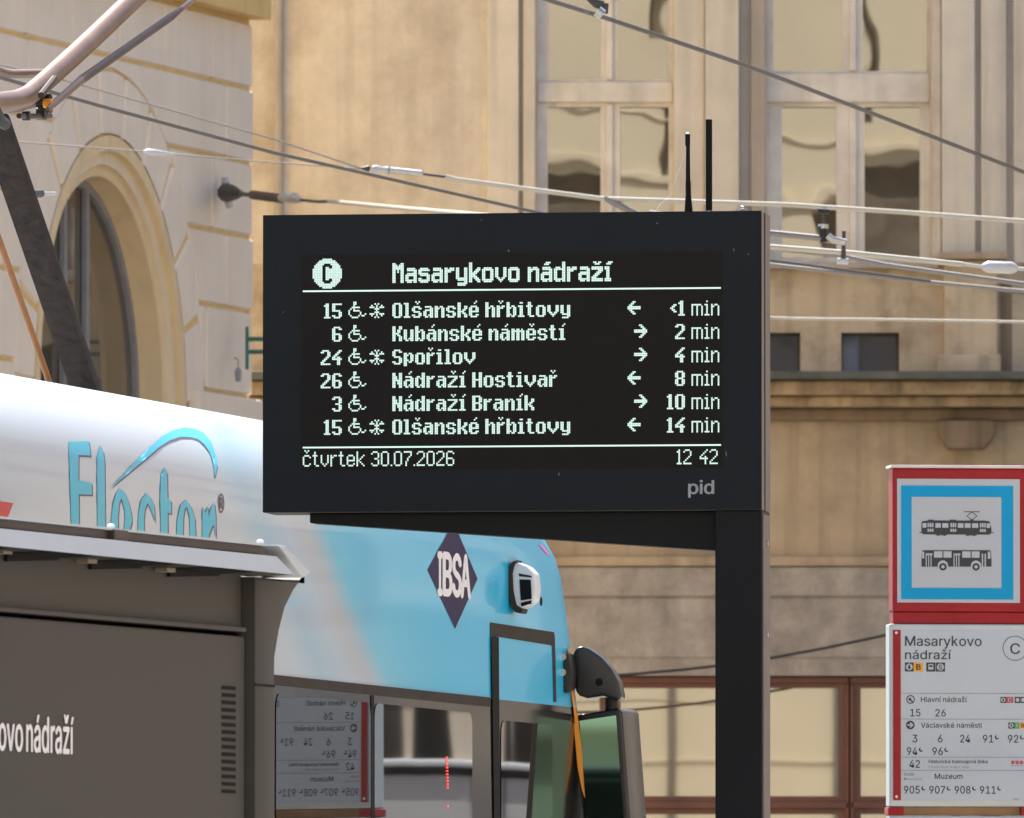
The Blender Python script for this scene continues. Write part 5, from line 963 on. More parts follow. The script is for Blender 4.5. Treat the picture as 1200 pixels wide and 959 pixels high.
B = {}
def G(ch, rows, top=2): B[ch] = (top, rows.split())
G('a', '.####. ....## .##### ##..## ##..## ##.### .##.##'); G('n', '##.##. ###.## ##..## ##..## ##..## ##..## ##..##')
G('s', '.####. ##..## ##.... .####. ....## ##..## .####.'); G('e', '.####. ##..## ##..## ###### ##.... ##..## .####.')
G('k', '##.... ##.... ##..## ##..## ##.##. ####.. ##.##. ##..## ##..##', 0); G('h', '##.... ##.... ##.##. ###.## ##..## ##..## ##..## ##..## ##..##', 0)
G('r', '##.## ####. ##... ##... ##... ##... ##...'); G('b', '##.... ##.... ##.##. ###.## ##..## ##..## ##..## ###.## ##.##.', 0)
G('i', '.##. .... ###. .##. .##. .##. .##. .##. ####', 0); G('ı', '###. .##. .##. .##. .##. .##. ####')
G('t', '.##.. .##.. ####. .##.. .##.. .##.. .##.. .##.. ..###', 0); G('o', '.####. ##..## ##..## ##..## ##..## ##..## .####.')
G('v', '##...## ##...## ##...## ##...## .##.##. ..###.. ...#...'); G('y', '##..## ##..## ##..## ##..## ##..## .##### ....## .####.')
G('l', '###. .##. .##. .##. .##. .##. .##. .##. ####', 0); G('K', '##..## ##..## ##.##. ##.##. ####.. ##.##. ##..## ##..## ##..##', 0)
G('u', '##..## ##..## ##..## ##..## ##..## ##.### .##.##'); G('m', '##.##.#. ######## ##.##.## ##.##.## ##.##.## ##.##.## ##.##.##')
G('O', '.####. ##..## ##..## ##..## ##..## ##..## ##..## ##..## .####.', 0); G('0', '.####. ##..## ##..## ##..## ##..## ##..## ##..## ##..## .####.', 0)
G('S', '.####. ##..## ##.... ##.... .####. ....## ....## ##..## .####.', 0); G('p', '##.##. ###.## ##..## ##..## ###.## ##.##. ##.... ##....')
G('N', '##..## ##..## ###.## ###.## ###### ##.### ##.### ##..## ##..##', 0); G('d', '....## ....## .##.## ##.### ##..## ##..## ##..## ##.### .##.##', 0)
G('z', '###### ....## ...##. ..##.. .##... ##.... ######'); G('H', '##..## ##..## ##..## ##..## ###### ##..## ##..## ##..## ##..##', 0)
G('B', '#####. ##..## ##..## ##..## #####. ##..## ##..## ##..## #####.', 0); G('1', '.##. ###. .##. .##. .##. .##. .##. .##. ####', 0)
G('5', '###### ##.... ##.... ##.... #####. ....## ....## ##..## .####.', 0); G('6', '.####. ##..## ##.... ##.... #####. ##..## ##..## ##..## .####.', 0)
G('2', '.####. ##..## ....## ....## ...##. ..##.. .##... ##.... ######', 0); G('4', '....## ...##. ..##.. .##... ##.##. ###### ...##. ...##. ...##.', 0)
G('3', '.####. ##..## ....## ....## ..###. ....## ....## ##..## .####.', 0); G('8', '.####. ##..## ##..## ##..## .####. ##..## ##..## ##..## .####.', 0)
G('<', '..## .##. ##.. .##. ..##')
ACC = {'š': ('s', 'v'), 'ř': ('r', 'v'), 'ě': ('e', 'v'), 'ž': ('z', 'v'), 'á': ('a', "'"), 'é': ('e', "'"), 'í': ('ı', "'")}
T = {}
def H(ch, rows, top=3): T[ch] = (top, rows.split())
H('M', '##...## ###.### ####### ####### ##.#.## ##.#.## ##...## ##...## ##...## ##...## ##...## ##...##', 0)
H('a', '.#####. .###### .....## .###### ####### ##...## ##...## ####### .###.##'); H('s', '.#####. ####### ##..... ######. .###### .....## ##...## ####### .#####.')
H('r', '##.### ###### ####.. ##.... ##.... ##.... ##.... ##.... ##....'); H('y', '##...## ##...## ##...## ##...## ##...## ##...## ####### .###### .....## .###### .#####.')
H('k', '##..... ##..... ##..... ##...## ##..### ##.###. #####.. ####... #####.. ##.###. ##..### ##...##', 0); H('o', '.#####. ####### ##...## ##...## ##...## ##...## ##...## ####### .#####.')
H('v', '##...## ##...## ##...## ##...## ##...## ##...## .##.##. ..###.. ...#...'); H('n', '##.###. ####### ###..## ##...## ##...## ##...## ##...## ##...## ##...##')
H('d', '.....## .....## .....## .###.## ####### ##...## ##...## ##...## ##...## ##...## ####### .###.##', 0); H('z', '####### ####### ....### ...###. ..###.. .###... ###.... ####### #######')
H('ı', '###. ###. .##. .##. .##. .##. .##. #### ####')
TACC = {'á': ('a', "'"), 'ž': ('z', 'v'), 'í': ('ı', "'")}
D_ = {}
def I(ch, rows, top=2): D_[ch] = (top, rows.split())
I('c', '.###. #...# #.... #.... #.... #...# .###.'); I('t', '.#.. .#.. ###. .#.. .#.. .#.. .#.. .#.. ..##', 0); I('v', '#...# #...# #...# #...# #...# .#.#. ..#..')
I('r', '#.## ##.. #... #... #... #... #...'); I('e', '.###. #...# #...# ##### #.... #...# .###.'); I('k', '#.... #.... #...# #..#. #.#.. ##... #.#.. #..#. #...#', 0)
I('3', '.###. #...# ....# ....# ..##. ....# ....# #...# .###.', 0); I('0', '.###. #...# #...# #...# #...# #...# #...# #...# .###.', 0); I('.', '#', 8)
I('7', '##### ....# ....# ...#. ..#.. ..#.. .#... .#... .#...', 0); I('2', '.###. #...# ....# ....# ...#. ..#.. .#... #.... #####', 0); I('6', '.###. #...# #.... #.... ####. #...# #...# #...# .###.', 0)
I('1', '.#. ##. .#. .#. .#. .#. .#. .#. ###', 0); I('4', '....# ...#. ..#.. .#... #..#. ##### ...#. ...#. ...#.', 0)
I('m', '######. #..#..# #..#..# #..#..# #..#..# #..#..# #..#..#'); I('i', '.#. ... ##. .#. .#. .#. .#. .#. ###', 0); I('n', '#.##. ##..# #...# #...# #...# #...# #...#')
class Dots:
    def __init__(s): s.set = set()
    def bm(s, rows, c, r):
        for j, row in enumerate(rows):
            for i, ch in enumerate(row):
                if ch == '#': s.set.add((c + i, r + j))
    def text(s, txt, c, r, font, acc, space, kind):
        for ch in txt:
            if ch == ' ': c += space; continue
            base, a = acc.get(ch, (ch, None)); top, rows = font[base]; wd = max(len(x) for x in rows)
            s.bm(rows, c, r + top)
            if a and kind == 'B':
                x = c + (wd - 3) // 2 + (1 if wd > 4 else 0) - (1 if wd == 5 else 0)
                s.bm(['#.#', '.#.'] if a == 'v' else ['..#', '.#.'], x + (0 if a == 'v' else (1 if wd < 5 else 0)), r - 1)
            elif a and kind == 'T':
                s.bm(['##.##', '.###.'] if a == 'v' else ['..###', '.###.'], c + (1 if wd > 4 else 0), r - 0)
            elif a: s.bm(['#.#', '.#.'], c + 1, r - 1)
            c += wd + 1
        return c
    def width(s, txt, font, space, acc={}): 
        return sum(space if ch == ' ' else max(len(x) for x in font[acc.get(ch, (ch, 0))[0]][1]) + 1 for ch in txt) - 1
    def build(s, name, fx_=0.88, fz_=0.88):
        mb = MB()
        for (c, r) in sorted(s.set):
            x0 = sx0 + (c + 0.5 - fx_ / 2) * PXW; z1 = sz1 - (r + 0.5 - fz_ / 2) * PZH
            mb.face([(x0, -0.0025, z1 - PZH * fz_), (x0 + PXW * fx_, -0.0025, z1 - PZH * fz_), (x0 + PXW * fx_, -0.0025, z1), (x0, -0.0025, z1)])
        return mb.build(name, M['led'], scr, fixn=False)
WC = '...##...... ...##...... ...#....... ..#####.... .#.#....... #..####.... #......#... #......#..# .#....#.##. ..####.....'.split()
SN = '...#.#... .#..#..#. ###.#.### ...###... ....#.... ...###... ###.#.### .#..#..#. ...#.#...'.split()
AL = '...##... ..##.... .##..... ######## ######## .##..... ..##.... ...##...'.split()
d = Dots()
for j in range(18):
    for i in range(18):
        if (i - 8.5) ** 2 + (j - 8.5) ** 2 <= 83: d.set.add((6 + i, 2 + j))
for j, row in enumerate('.####. ###### ##..## ##.... ##.... ##.... ##.... ##.... ##.... ##..## ###### .####.'.split()):
    for i, ch in enumerate(row):
        if ch == '#': d.set.discard((12 + i, 5 + j))
d.build('stop_letter')
d = Dots(); c = d.text('Masarykovo', 55, 5, T, TACC, 4, 'T'); d.build('title_word'); d = Dots(); d.text('nádraží', c + 4, 5, T, TACC, 4, 'T'); d.build('title_word')
for rr in (21, 115):
    s_ = MB(); s_.face([(sx0, -0.0025, sz1 - (rr + 1.0) * PZH), (sx1, -0.0025, sz1 - (rr + 1.0) * PZH), (sx1, -0.0025, sz1 - (rr + 0.05) * PZH), (sx0, -0.0025, sz1 - (rr + 0.05) * PZH)]); s_.build('rule_line', M['led'], scr, fixn=False)
LINES = [('15', 1, 'Olšanské hřbitovy', 'l', '<1'), ('6', 0, 'Kubánské náměstí', 'r', '2'), ('24', 1, 'Spořilov', 'r', '4'), ('26', 0, 'Nádraží Hostivař', 'l', '8'), ('3', 0, 'Nádraží Braník', 'r', '10'), ('15', 1, 'Olšanské hřbitovy', 'l', '14')]
for k, (num, air, dest, arr, mins) in enumerate(LINES):
    r = 29 + 14 * k
    def piece(nm, fn): d = Dots(); e = fn(d); d.build(nm); return e
    def words(txt, c, rr, font, acc, sp, kind, nm):
        for wd_ in txt.split(' '): c = piece(nm, lambda d: d.text(wd_, c, rr, font, acc, sp, kind)) + sp
    piece('line_number', lambda d: d.text(num, 24 - d.width(num, B, 3), r, B, {}, 3, 'B'))
    piece('wheelchair_icon', lambda d: d.bm(WC, 28, r - 1))
    if air: piece('snowflake_icon', lambda d: d.bm(SN, 41, r))
    words(dest, 55, r, B, ACC, 3, 'B', 'destination_word')
    piece('arrow', lambda d: d.bm(AL, 199, r) if arr == 'l' else d.bm([x[::-1] for x in AL], 203, r))
    piece('minutes', lambda d: d.text(mins, 234 - d.width(mins, B, 3), r, B, {}, 3, 'B'))
    piece('minutes_unit', lambda d: d.text('min', 238, r, D_, {}, 3, 'D'))
words('čtvrtek 30.07.2026', 0, 118, D_, {'č': ('c', 'v')}, 3, 'D', 'date_text')
piece('clock_digits', lambda d: d.text('12', 229, 118, D_, {}, 3, 'D')); piece('clock_digits', lambda d: d.text('42', 243, 118, D_, {}, 3, 'D'))
lg = MB(); add_text(lg, 'pid', FD.X(807, 0, 573), FD.X(836.5, 0, 573), FD.L(820, 583)[1], FD.L(820, 563)[1] * 1.0, -0.001, 0, 0.03, bbox=True)
lo, hi = FD.L(820, 583.3)[1], FD.L(820, 562.8)[1]
lg = MB(); add_text(lg, 'pid', FD.X(807, 0, 573), FD.X(836.5, 0, 573), lo, hi, -0.0012, 0, 0.018, bbox=True); lg.build('logo', M['logo_grey'], db, fixn=False)
# dust and scuffs on the face
s_ = MB()
for px, py, a, c in ((860, 293, 0.002, 0.012), (770, 262, 0.004, 0.005), (596, 294, 0.004, 0.006), (564, 258, 0.004, 0.003), (655, 556, 0.002, 0.014), (877, 298, 0.003, 0.004), (332, 366, 0.003, 0.003), (851, 532, 0.002, 0.02)):
    u, z = FD.L(px, py); s_.face([(u - a / 2, -0.0008, z), (u + a * .3, -0.0008, z - c / 2), (u + a / 2, -0.0008, z + c * .1), (u, -0.0008, z + c / 2)])
s_.build('dust_specks', M['logo_grey'], db, fixn=False)
# antennas, cable
def AX(px, y, py=200): return FD.X(px, y, py)
ya = 0.11
an = MB(); x = AX(807, ya); zt2 = zt_
zt_a = lambda py: FD.L(807, py, ya)[1]
an.tube([(x, ya, zt_), (x, ya, zt_a(246)), (x - 0.001, ya, zt_a(234)), (x - 0.001, ya, zt_a(228)), (x - 0.002, ya, zt_a(213)), (x - 0.002, ya, zt_a(172)), (x - 0.003, ya, zt_a(170)), (x - 0.003, ya, zt_a(157.5))],
        [0.0125, 0.0125, 0.010, 0.0075, 0.0072, 0.006, 0.0078, 0.0078], 14)
for k in range(6):
    z = zt_a(230 - k * 3.2); an.tube([(x - 0.001, ya, z - 0.0022), (x - 0.001, ya, z + 0.0022)], 0.0092, 12)
a1 = an.build('antenna', M['rubber'], db, smooth=True)
s_ = MB(); s_.tube([(x - 0.003, ya, zt_a(157.6)), (x - 0.003, ya, zt_a(156.3)), (x - 0.003, ya, zt_a(155.2))], [0.006, 0.006, 0.002], 10); s_.build('tip', M['white_metal'], a1)
an = MB(); x = AX(830.8, ya); an.tube([(x + 0.0, ya, zt_ + 0.008), (x, ya, zt_a(140.5))], 0.0102, 14); a2 = an.build('antenna', M['rubber'], db, smooth=True)
s_ = MB(); s_.tube([(x, ya, zt_), (x, ya, zt_ + 0.009)], 0.0125, 12); s_.build('collar', M['steel'], a2, smooth=True)
s_ = MB(); x0, x1 = AX(859, ya), AX(879, ya)
for kk in range(2):
    s_.tube([(x0 + (x1 - x0) * (i / 8), ya + 0.02 * kk + 0.01 * math.sin(i), zt_ - 0.002 + (0.024 - 0.006 * kk) * math.sin(math.pi * i / 8)) for i in range(9)], 0.0022, 6)
s_.build('cable_loop', M['steel'], db, smooth=True)
s_ = MB(); p0 = Vector((AX(804, ya), ya, zt_a(178))); p1 = Vector((AX(768, ya), ya - 0.02, zt_ + 0.002))
s_.tube([p0, p0.lerp(p1, .33) + Vector((0.0, 0, -0.02)), p0.lerp(p1, .6) + Vector((0.012, 0, -0.018)), p0.lerp(p1, .85) + Vector((0.0, 0, -0.004)), p1], 0.0006, 4); s_.build('cobweb_thread', M['white_metal'], a1)

# ------------------------------------------------------------------ stop sign with timetable
FP = Fr(1042, 640, 49.0, 7.0)
sg = thing('tram_stop_sign', 'red framed tram and bus stop sign with white timetable panel at the right edge', 'sign', FP)
red = mat('sign_red', (0.33, 0.016, 0.022), 0.5, spec=0.2, var=0.2, scale=6, stain=(0.25, 0.02, 0.022), stain_amt=0.5, stain_scale=3)
face_w = mat('sign_white', (0.42, 0.44, 0.47), 0.45, var=0.03)
blue = mat('sign_blue', (0.0, 0.29, 0.54), 0.5, spec=0.2, var=0.04)
ink = mat('ink', (0.028, 0.03, 0.034), 0.6)
ink_grey = mat('ink_grey', (0.22, 0.23, 0.25), 0.6)
silver = mat('silver_frame', (0.42, 0.45, 0.47), 0.4, 0.4, var=0.12, scale=4)
cap_m = mat('sign_cap', (0.66, 0.56, 0.53), 0.45)
paper = mat('paper', (0.36, 0.42, 0.49), 0.25, var=0.03, coat=0.5)
bronze = mat('bronze_bar', (0.24, 0.14, 0.07), 0.5, 0.4, var=0.3)
og = mat('badge_orange', (0.75, 0.33, 0.02), 0.5); grn = mat('badge_green', (0.03, 0.32, 0.08), 0.5); rdb = mat('badge_red', (0.45, 0.05, 0.07), 0.5)
def sx(px): return FP.X(px, 0, 640)
def sz(py): return FP.L(1122, py)[1]
def srect(mb, x0, x1, yt, yb, y, m=0): mb.face([(sx(x0), y, sz(yb)), (sx(x1), y, sz(yb)), (sx(x1), y, sz(yt)), (sx(x0), y, sz(yt))], m)
SD = 0.10
s_ = MB(); s_.box(sx(1046), sx(1205.5), 0, SD, sz(717), sz(549)); sb = s_.build('sign_box', red, sg, bevel=0.008)
s_ = MB(); s_.box(sx(1043.5), sx(1208), -0.012, SD + 0.012, sz(549) + 0.0005, sz(545.5)); s_.build('top_cap', cap_m, sb, bevel=0.002)
s_ = MB(); s_.box(sx(1047), sx(1204), 0.012, SD, sz(731), sz(717.5)); s_.build('lower_rim', red, sb, bevel=0.003)
s_ = MB(); s_.box(sx(1051.3), sx(1195), -0.003, 0.004, sz(706.5), sz(561.5)); fce = s_.build('sign_face', face_w, sg)
s_ = MB(); X0, X1, x0, x1, YT, YB, yt, yb = 1055.8, 1187.3, 1068.2, 1173.5, 569.4, 702.6, 582.6, 689.2
srect(s_, X0, X1, YT, yt, -0.004); srect(s_, X0, X1, yb, YB, -0.004); srect(s_, X0, x0, yt, yb, -0.004); srect(s_, x1, X1, yt, yb, -0.004); s_.build('blue_border', blue, fce, fixn=False)
zx = lambda v: 1000 + v / 4.565
zy = lambda v: 530 + v / 4.565
def zrc(mb, a, c, t, b_, y, m): srect(mb, zx(a), zx(c), zy(t), zy(b_), y, m)
def zpoly(mb, pts, y, m): mb.face([(sx(zx(p[0])), y, sz(zy(p[1]))) for p in pts], m)
def zdisc(mb, cx, cy, r, y, m, n=20): zpoly(mb, [(cx + r * math.cos(2 * math.pi * i / n), cy - r * math.sin(2 * math.pi * i / n)) for i in range(n)], y, m)
tp = MB(); Y1, Y2 = -0.0045, -0.0052
zpoly(tp, [(366, 372), (400, 366), (700, 366), (728, 370), (738, 405), (738, 430), (728, 441), (372, 441), (364, 430), (364, 380)][::-1], Y1, 0)
for a, c in ((369, 390), (438, 467), (475, 507), (558, 588), (595, 626), (634, 667), (712, 731)): zrc(tp, a, c, 381, 405, Y2, 1)
for a in (396, 518, 676):
    for k in range(3): zrc(tp, a + k * 11.5, a + k * 11.5 + 8.5, 380, 402, Y2, 1); zrc(tp, a + k * 11.5, a + k * 11.5 + 8.5, 411, 427, Y2, 1)
zrc(tp, 352, 372, 430, 434, Y1, 0); zrc(tp, 732, 750, 429, 433, Y1, 0)
for a in (440, 600): zrc(tp, a, a + 58, 442, 446, Y1, 0); zdisc(tp, a + 12, 445, 5, Y1, 0); zdisc(tp, a + 46, 445, 5, Y1, 0)
zrc(tp, 515, 550, 362, 366, Y1, 0); zrc(tp, 400, 430, 362, 366, Y1, 0); zrc(tp, 590, 676, 317, 321, Y1, 0); zrc(tp, 624, 642, 360, 366, Y1, 0)
def zline(mb, p, q, wd, y, m):
    dx_, dy_ = q[0] - p[0], q[1] - p[1]; L_ = math.hypot(dx_, dy_); nx_, ny_ = -dy_ / L_ * wd / 2, dx_ / L_ * wd / 2
    zpoly(mb, [(p[0] + nx_, p[1] + ny_), (q[0] + nx_, q[1] + ny_), (q[0] - nx_, q[1] - ny_), (p[0] - nx_, p[1] - ny_)], y, m)
for p, q in (((633, 321), (606, 343)), ((606, 343), (633, 362)), ((634, 321), (661, 343)), ((661, 343), (634, 362))): zline(tp, p, q, 3.5, Y1, 0)
tp.build('tram_pictogram', [ink, face_w], fce, fixn=False)
bp = MB()
zpoly(bp, [(368, 530), (372, 526), (728, 524), (735, 530), (738, 575), (738, 612), (364, 614), (364, 570)][::-1], Y1, 0)
for a, c in ((430, 475), (481, 524), (581, 626), (632, 674)): zrc(bp, a, c, 531, 565, Y2, 1)
zrc(bp, 367, 378, 534, 570, Y2, 1); zrc(bp, 718, 732, 532, 570, Y2, 1)
for a in (386, 535):
    for k in range(3): zrc(bp, a + k * 13, a + k * 13 + 5, 541, 612, Y2, 1)
    zrc(bp, a, a + 36, 543, 553, Y2, 1)
for k in range(2): zrc(bp, 686 + k * 15, 686 + k * 15 + 7, 543, 612, Y2, 1)
for cx in (478, 655): zdisc(bp, cx, 608, 28, Y2, 1, 24); zdisc(bp, cx, 614, 20, Y2 - 0.0005, 0, 24); zdisc(bp, cx, 614, 9, Y2 - 0.001, 1, 16)
bp.build('bus_pictogram', [ink, face_w], fce, fixn=False)
# timetable panel
def panel(yt, yb, name):
    s_ = MB(); s_.box(sx(1042), sx(1211), 0.002, SD - 0.01, sz(yb), sz(yt)); return s_.build(name, silver, sg, bevel=0.006)
pnl = panel(731.5, 945.5, 'timetable_panel')
s_ = MB(); s_.box(sx(1046), sx(1205), -0.0005, 0.004, sz(938.5), sz(738.4)); sht = s_.build('timetable_sheet', paper, pnl)
s_ = MB(); s_.box(sx(1046.3), sx(1055.2), -0.004, 0.001, sz(938), sz(738.6)); s_.build('red_strip', red, pnl)
for py in (742, 934):
    s_ = MB(); s_.tube([(sx(1050), -0.007, sz(py)), (sx(1050), -0.003, sz(py))], 0.005, 10); s_.build('screw', M['white_metal'], pnl)
txt = MB(); YT_ = -0.0012
def tw(s, x0, x1, yt, yb, m=0, bold=0.0): add_text(txt, s, sx(x0), sx(x1), sz(yb), sz(yt), YT_, m, bold)
def line(y, x0=1055.5, x1=1204): srect(txt, x0, x1, y - 0.35, y + 0.35, YT_, 1)
tw('Masarykovo', 1060.5, 1150, 745.8, 757.2, 0, 0.004); tw('nádraží', 1060.5, 1114.5, 762.4, 772.8, 0, 0.004)
srect(txt, 1060.2, 1070.4, 776.7, 787.3, YT_, 0); srect(txt, 1070.4, 1081.7, 776.7, 787.3, YT_, 2); srect(txt, 1085.2, 1095.9, 776.7, 787.3, YT_, 0); srect(txt, 1096.5, 1107.2, 776.7, 787.3, YT_, 0)
def disc(cx, cy, r, y, m, n=20): txt.face([(sx(cx + r * math.cos(2 * math.pi * i / n)), y, sz(cy - r * math.sin(2 * math.pi * i / n))) for i in range(n)], m)
def poly(pts, y, m): txt.face([(sx(p[0]), y, sz(p[1])) for p in pts], m)
Yb = YT_ - 0.0006
def metro(cx, cy, s):                                   # white roundel with an arrow pointing down
    disc(cx, cy, 0.42 * s, Yb, 3); poly([(cx - 0.1 * s, cy - 0.3 * s), (cx - 0.1 * s, cy), (cx - 0.25 * s, cy), (cx, cy + 0.34 * s), (cx + 0.25 * s, cy), (cx + 0.1 * s, cy), (cx + 0.1 * s, cy - 0.3 * s)], Yb - 0.0005, 0)
metro(1065.3, 782, 9.5); add_text(txt, 'B', sx(1073.7), sx(1078.5), sz(785.2), sz(778.9), Yb, 0, 0.03)
srect(txt, 1087.5, 1093.5, 778.5, 785, Yb, 3); srect(txt, 1088.3, 1092.7, 779.8, 782, Yb - 0.0005, 0); disc(1101.8, 782, 4.2, Yb, 3); add_text(txt, 'S', sx(1099.9), sx(1103.8), sz(784.8), sz(779.2), Yb - 0.0005, 0, 0.02)
for i in range(28):
    a, c = 2 * math.pi * i / 28, 2 * math.pi * (i + 1) / 28
    poly([(1189.3 + 14.6 * math.cos(a), 759.7 - 14.6 * math.sin(a)), (1189.3 + 14.6 * math.cos(c), 759.7 - 14.6 * math.sin(c)), (1189.3 + 13.8 * math.cos(c), 759.7 - 13.8 * math.sin(c)), (1189.3 + 13.8 * math.cos(a), 759.7 - 13.8 * math.sin(a))], YT_, 0)
tw('C', 1183.8, 1195, 754, 766.3, 0, 0.012)
line(812.8); line(843); line(887.6); line(903)
def arrow_icon(cx, cy, kind):
    disc(cx, cy, 5.1, YT_, 0); disc(cx, cy, 3.9, Yb, 3) if kind == 'q' else None
    if kind == 'q': poly([(cx - 2.4, cy - 1.8), (cx + 0.6, cy - 1.8), (cx + 0.6, cy), (cx + 3.6, cy + 3.6), (cx + 2.4, cy + 4.4), (cx - 0.6, cy + 1.2), (cx - 2.4, cy + 1.4)], Yb - 0.0005, 0)
    else: poly([(cx - 3.6, cy - 0.8), (cx + 0.6, cy - 0.8), (cx - 1, cy - 3), (cx + 0.8, cy - 3), (cx + 3.8, cy), (cx + 0.8, cy + 3), (cx - 1, cy + 3), (cx + 0.6, cy + 0.8), (cx - 3.6, cy + 0.8)], Yb, 3)
arrow_icon(1066.8, 820, 'q'); tw('Hlavní nádraží', 1078.9, 1132.7, 817, 822.9, 0, 0.006)
srect(txt, 1172, 1178.7, 816.7, 823.8, YT_, 0); srect(txt, 1178.7, 1187, 816.7, 823.8, YT_, 5); srect(txt, 1188.7, 1195.2, 816.7, 823.8, YT_, 0); srect(txt, 1195.6, 1202, 816.7, 823.8, YT_, 0)
metro(1175.3, 820.2, 6.2); add_text(txt, 'C', sx(1181), sx(1184.8), sz(822.5), sz(818), Yb, 3, 0.02); disc(1192, 820.2, 2.2, Yb, 3); disc(1198.8, 820.2, 2.4, Yb, 3)
tw('15', 1066.5, 1078.2, 831.3, 839.8, 0, 0.01); tw('26', 1095.9, 1107.9, 831.3, 839.8, 0, 0.01)
arrow_icon(1066.5, 850, 'r'); tw('Václavské náměstí', 1078.9, 1150.4, 847.2, 853, 0, 0.006)
srect(txt, 1181.3, 1188.4, 846.7, 853.8, YT_, 0); srect(txt, 1188.4, 1194.3, 846.7, 853.8, YT_, 4); srect(txt, 1194.3, 1202, 846.7, 853.8, YT_, 2); metro(1184.8, 850.2, 6.2); add_text(txt, 'A', sx(1189.8), sx(1193), sz(852.4), sz(848), Yb, 3, 0.02); add_text(txt, 'B', sx(1196.5), sx(1199.8), sz(852.4), sz(848), Yb, 0, 0.02)
def moon(cx, cy, s=2.6):
    o_ = [(cx + s * math.cos(a), cy - s * math.sin(a)) for a in [R(100 + 220 * i / 10) for i in range(11)]]
    i_ = [(cx + 0.9 + 0.75 * s * math.cos(a), cy - 0.7 - 0.75 * s * math.sin(a)) for a in [R(320 - 220 * i / 10) for i in range(11)]]
    for k in range(10): poly([o_[k], o_[k + 1], i_[9 - k], i_[10 - k]], YT_, 0)
for s, a, c, t, b2, mn in (('3', 1069, 1074.6, 861.4, 870.2, 0), ('6', 1099, 1104, 861.4, 870.2, 0), ('24', 1124.9, 1136.5, 861.4, 870.2, 0), ('91', 1151.5, 1163.6, 861.4, 870.2, 1), ('92', 1180.9, 1192.9, 861.4, 870.2, 1),
                        ('94', 1062.6, 1074.6, 876.2, 885, 1), ('96', 1092.3, 1104.4, 876.2, 885, 1), ('42', 1065.4, 1077.5, 891.1, 899.9, 0), ('905', 1059, 1077.4, 921.4, 930.2, 1), ('907', 1088.7, 1107, 921.4, 930.2, 1), ('908', 1118.4, 1136.8, 921.4, 930.2, 1), ('911', 1148, 1166.3, 921.4, 930.2, 1)):
    tw(s, a, c, t, b2, 0, 0.01)
    if mn: moon(c + 4.4, t + 2.6)
tw('Historická tramvajová linka', 1088, 1156.8, 890.6, 894.6, 0, 0.004); tw('Historical tram line', 1088, 1135, 897.3, 900.4, 1)
for k in range(4): srect(txt, 1184.5 + k * 5, 1188.3 + k * 5, 891.5, 895.5, YT_, 5); srect(txt, 1184.5 + k * 5, 1188.3 + k * 5, 897, 897.8, YT_, 1)
tw('Směr', 1058.8, 1071.3, 906, 909.4, 1, 0.004); tw('Direction', 1059, 1080.6, 911.7, 914.6, 1); tw('Muzeum', 1095, 1127.4, 906.9, 912.9, 0, 0.006)
srect(txt, 1187, 1193, 936, 937, YT_, 1)
txt.build('timetable_print', [ink, ink_grey, og, face_w, grn, rdb], sht, fixn=False)
s_ = MB(); s_.box(sx(1042), sx(1206), 0.02, SD - 0.02, sz(955.6), sz(946)); s_.build('cross_bar', bronze, sg)
for a, c in ((1040.5, 1059), (1196, 1210)):
    s_ = MB(); s_.box(sx(a), sx(c), 0.0, SD - 0.005, sz(955.4), sz(946.2)); s_.build('red_clamp', red, sg, bevel=0.004)
panel(956.3, 1100, 'lower_panel')
s_ = MB(); s_.tube([(sx(1124), SD + 0.035, 0.2), (sx(1124), SD + 0.035, sz(560))], 0.032, 14); s_.build('pole', silver, sg, smooth=True)

# ------------------------------------------------------------------ overhead wires
wire_d = mat('wire_dark', (0.05, 0.044, 0.04), 0.55, 0.3, var=0.2)
wire_l = mat('wire_pale', (0.40, 0.37, 0.30), 0.4, 0.1, var=0.08)
wire_g = mat('wire_grey', (0.2, 0.185, 0.17), 0.5, 0.3)
glass_ins = mat('insulator', (0.42, 0.43, 0.43), 0.25, var=0.2)
def wire(name, label, pts, r, m, cat='wire', group='overhead wires above the tram stop', sag=0.0):
    """pts: (px, py, depth); each wire is an object with its own origin"""
    P = [V(*p) for p in pts]; o0 = P[0].copy()
    t_ = thing(name, label, cat, None, o0, group)
    s_ = MB(); out = []
    for i in range(len(P) - 1):
        for k in range(8): out.append(P[i].lerp(P[i + 1], k / 8) - o0)
    out.append(P[-1] - o0)
    s_.tube(out, r, 8); s_.build('cable', m, t_, smooth=True)
    return t_, o0
def fit(t_, o0, pts, r, name, m, seg=10):
    s_ = MB(); s_.tube([V(*p) - o0 for p in pts], r, seg); return s_.build(name, m, t_, smooth=True)
wire('contact_wire', 'dark trolley wire sloping from behind the pantograph down to the board top', [(-300, 1, 50), (0, 91, 55), (120, 125, 57), (320, 179, 60), (620, 247, 66), (900, 305, 72), (1260, 352, 80)], 0.0085, wire_d)
t_, o0 = wire('contact_wire', 'dark trolley wire crossing the upper right windows with a small clamp', [(500, -55, 50), (642, 0, 52), (706, 20, 53), (860, 72, 55), (920, 94, 56), (1040, 140, 58), (1200, 202, 60), (1300, 242, 62)], 0.0095, wire_d)
fit(t_, o0, [(689, -2, 52.9), (699, 4, 52.9), (707, 6, 52.9)], [0.010, 0.02, 0.02], 'clamp', wire_d); fit(t_, o0, [(700, 13, 52.7), (706, 18, 52.7)], 0.022, 'clamp', M['steel']); fit(t_, o0, [(709, 4, 52.9), (708, 16, 52.9)], 0.015, 'clamp', wire_d)
t_, o0 = wire('span_wire', 'thin pale span wire with turnbuckle running above the board to the right edge', [(-60, 62, 78), (64, 91, 78), (320, 163, 78), (425, 198, 78)], 0.005, wire_g)
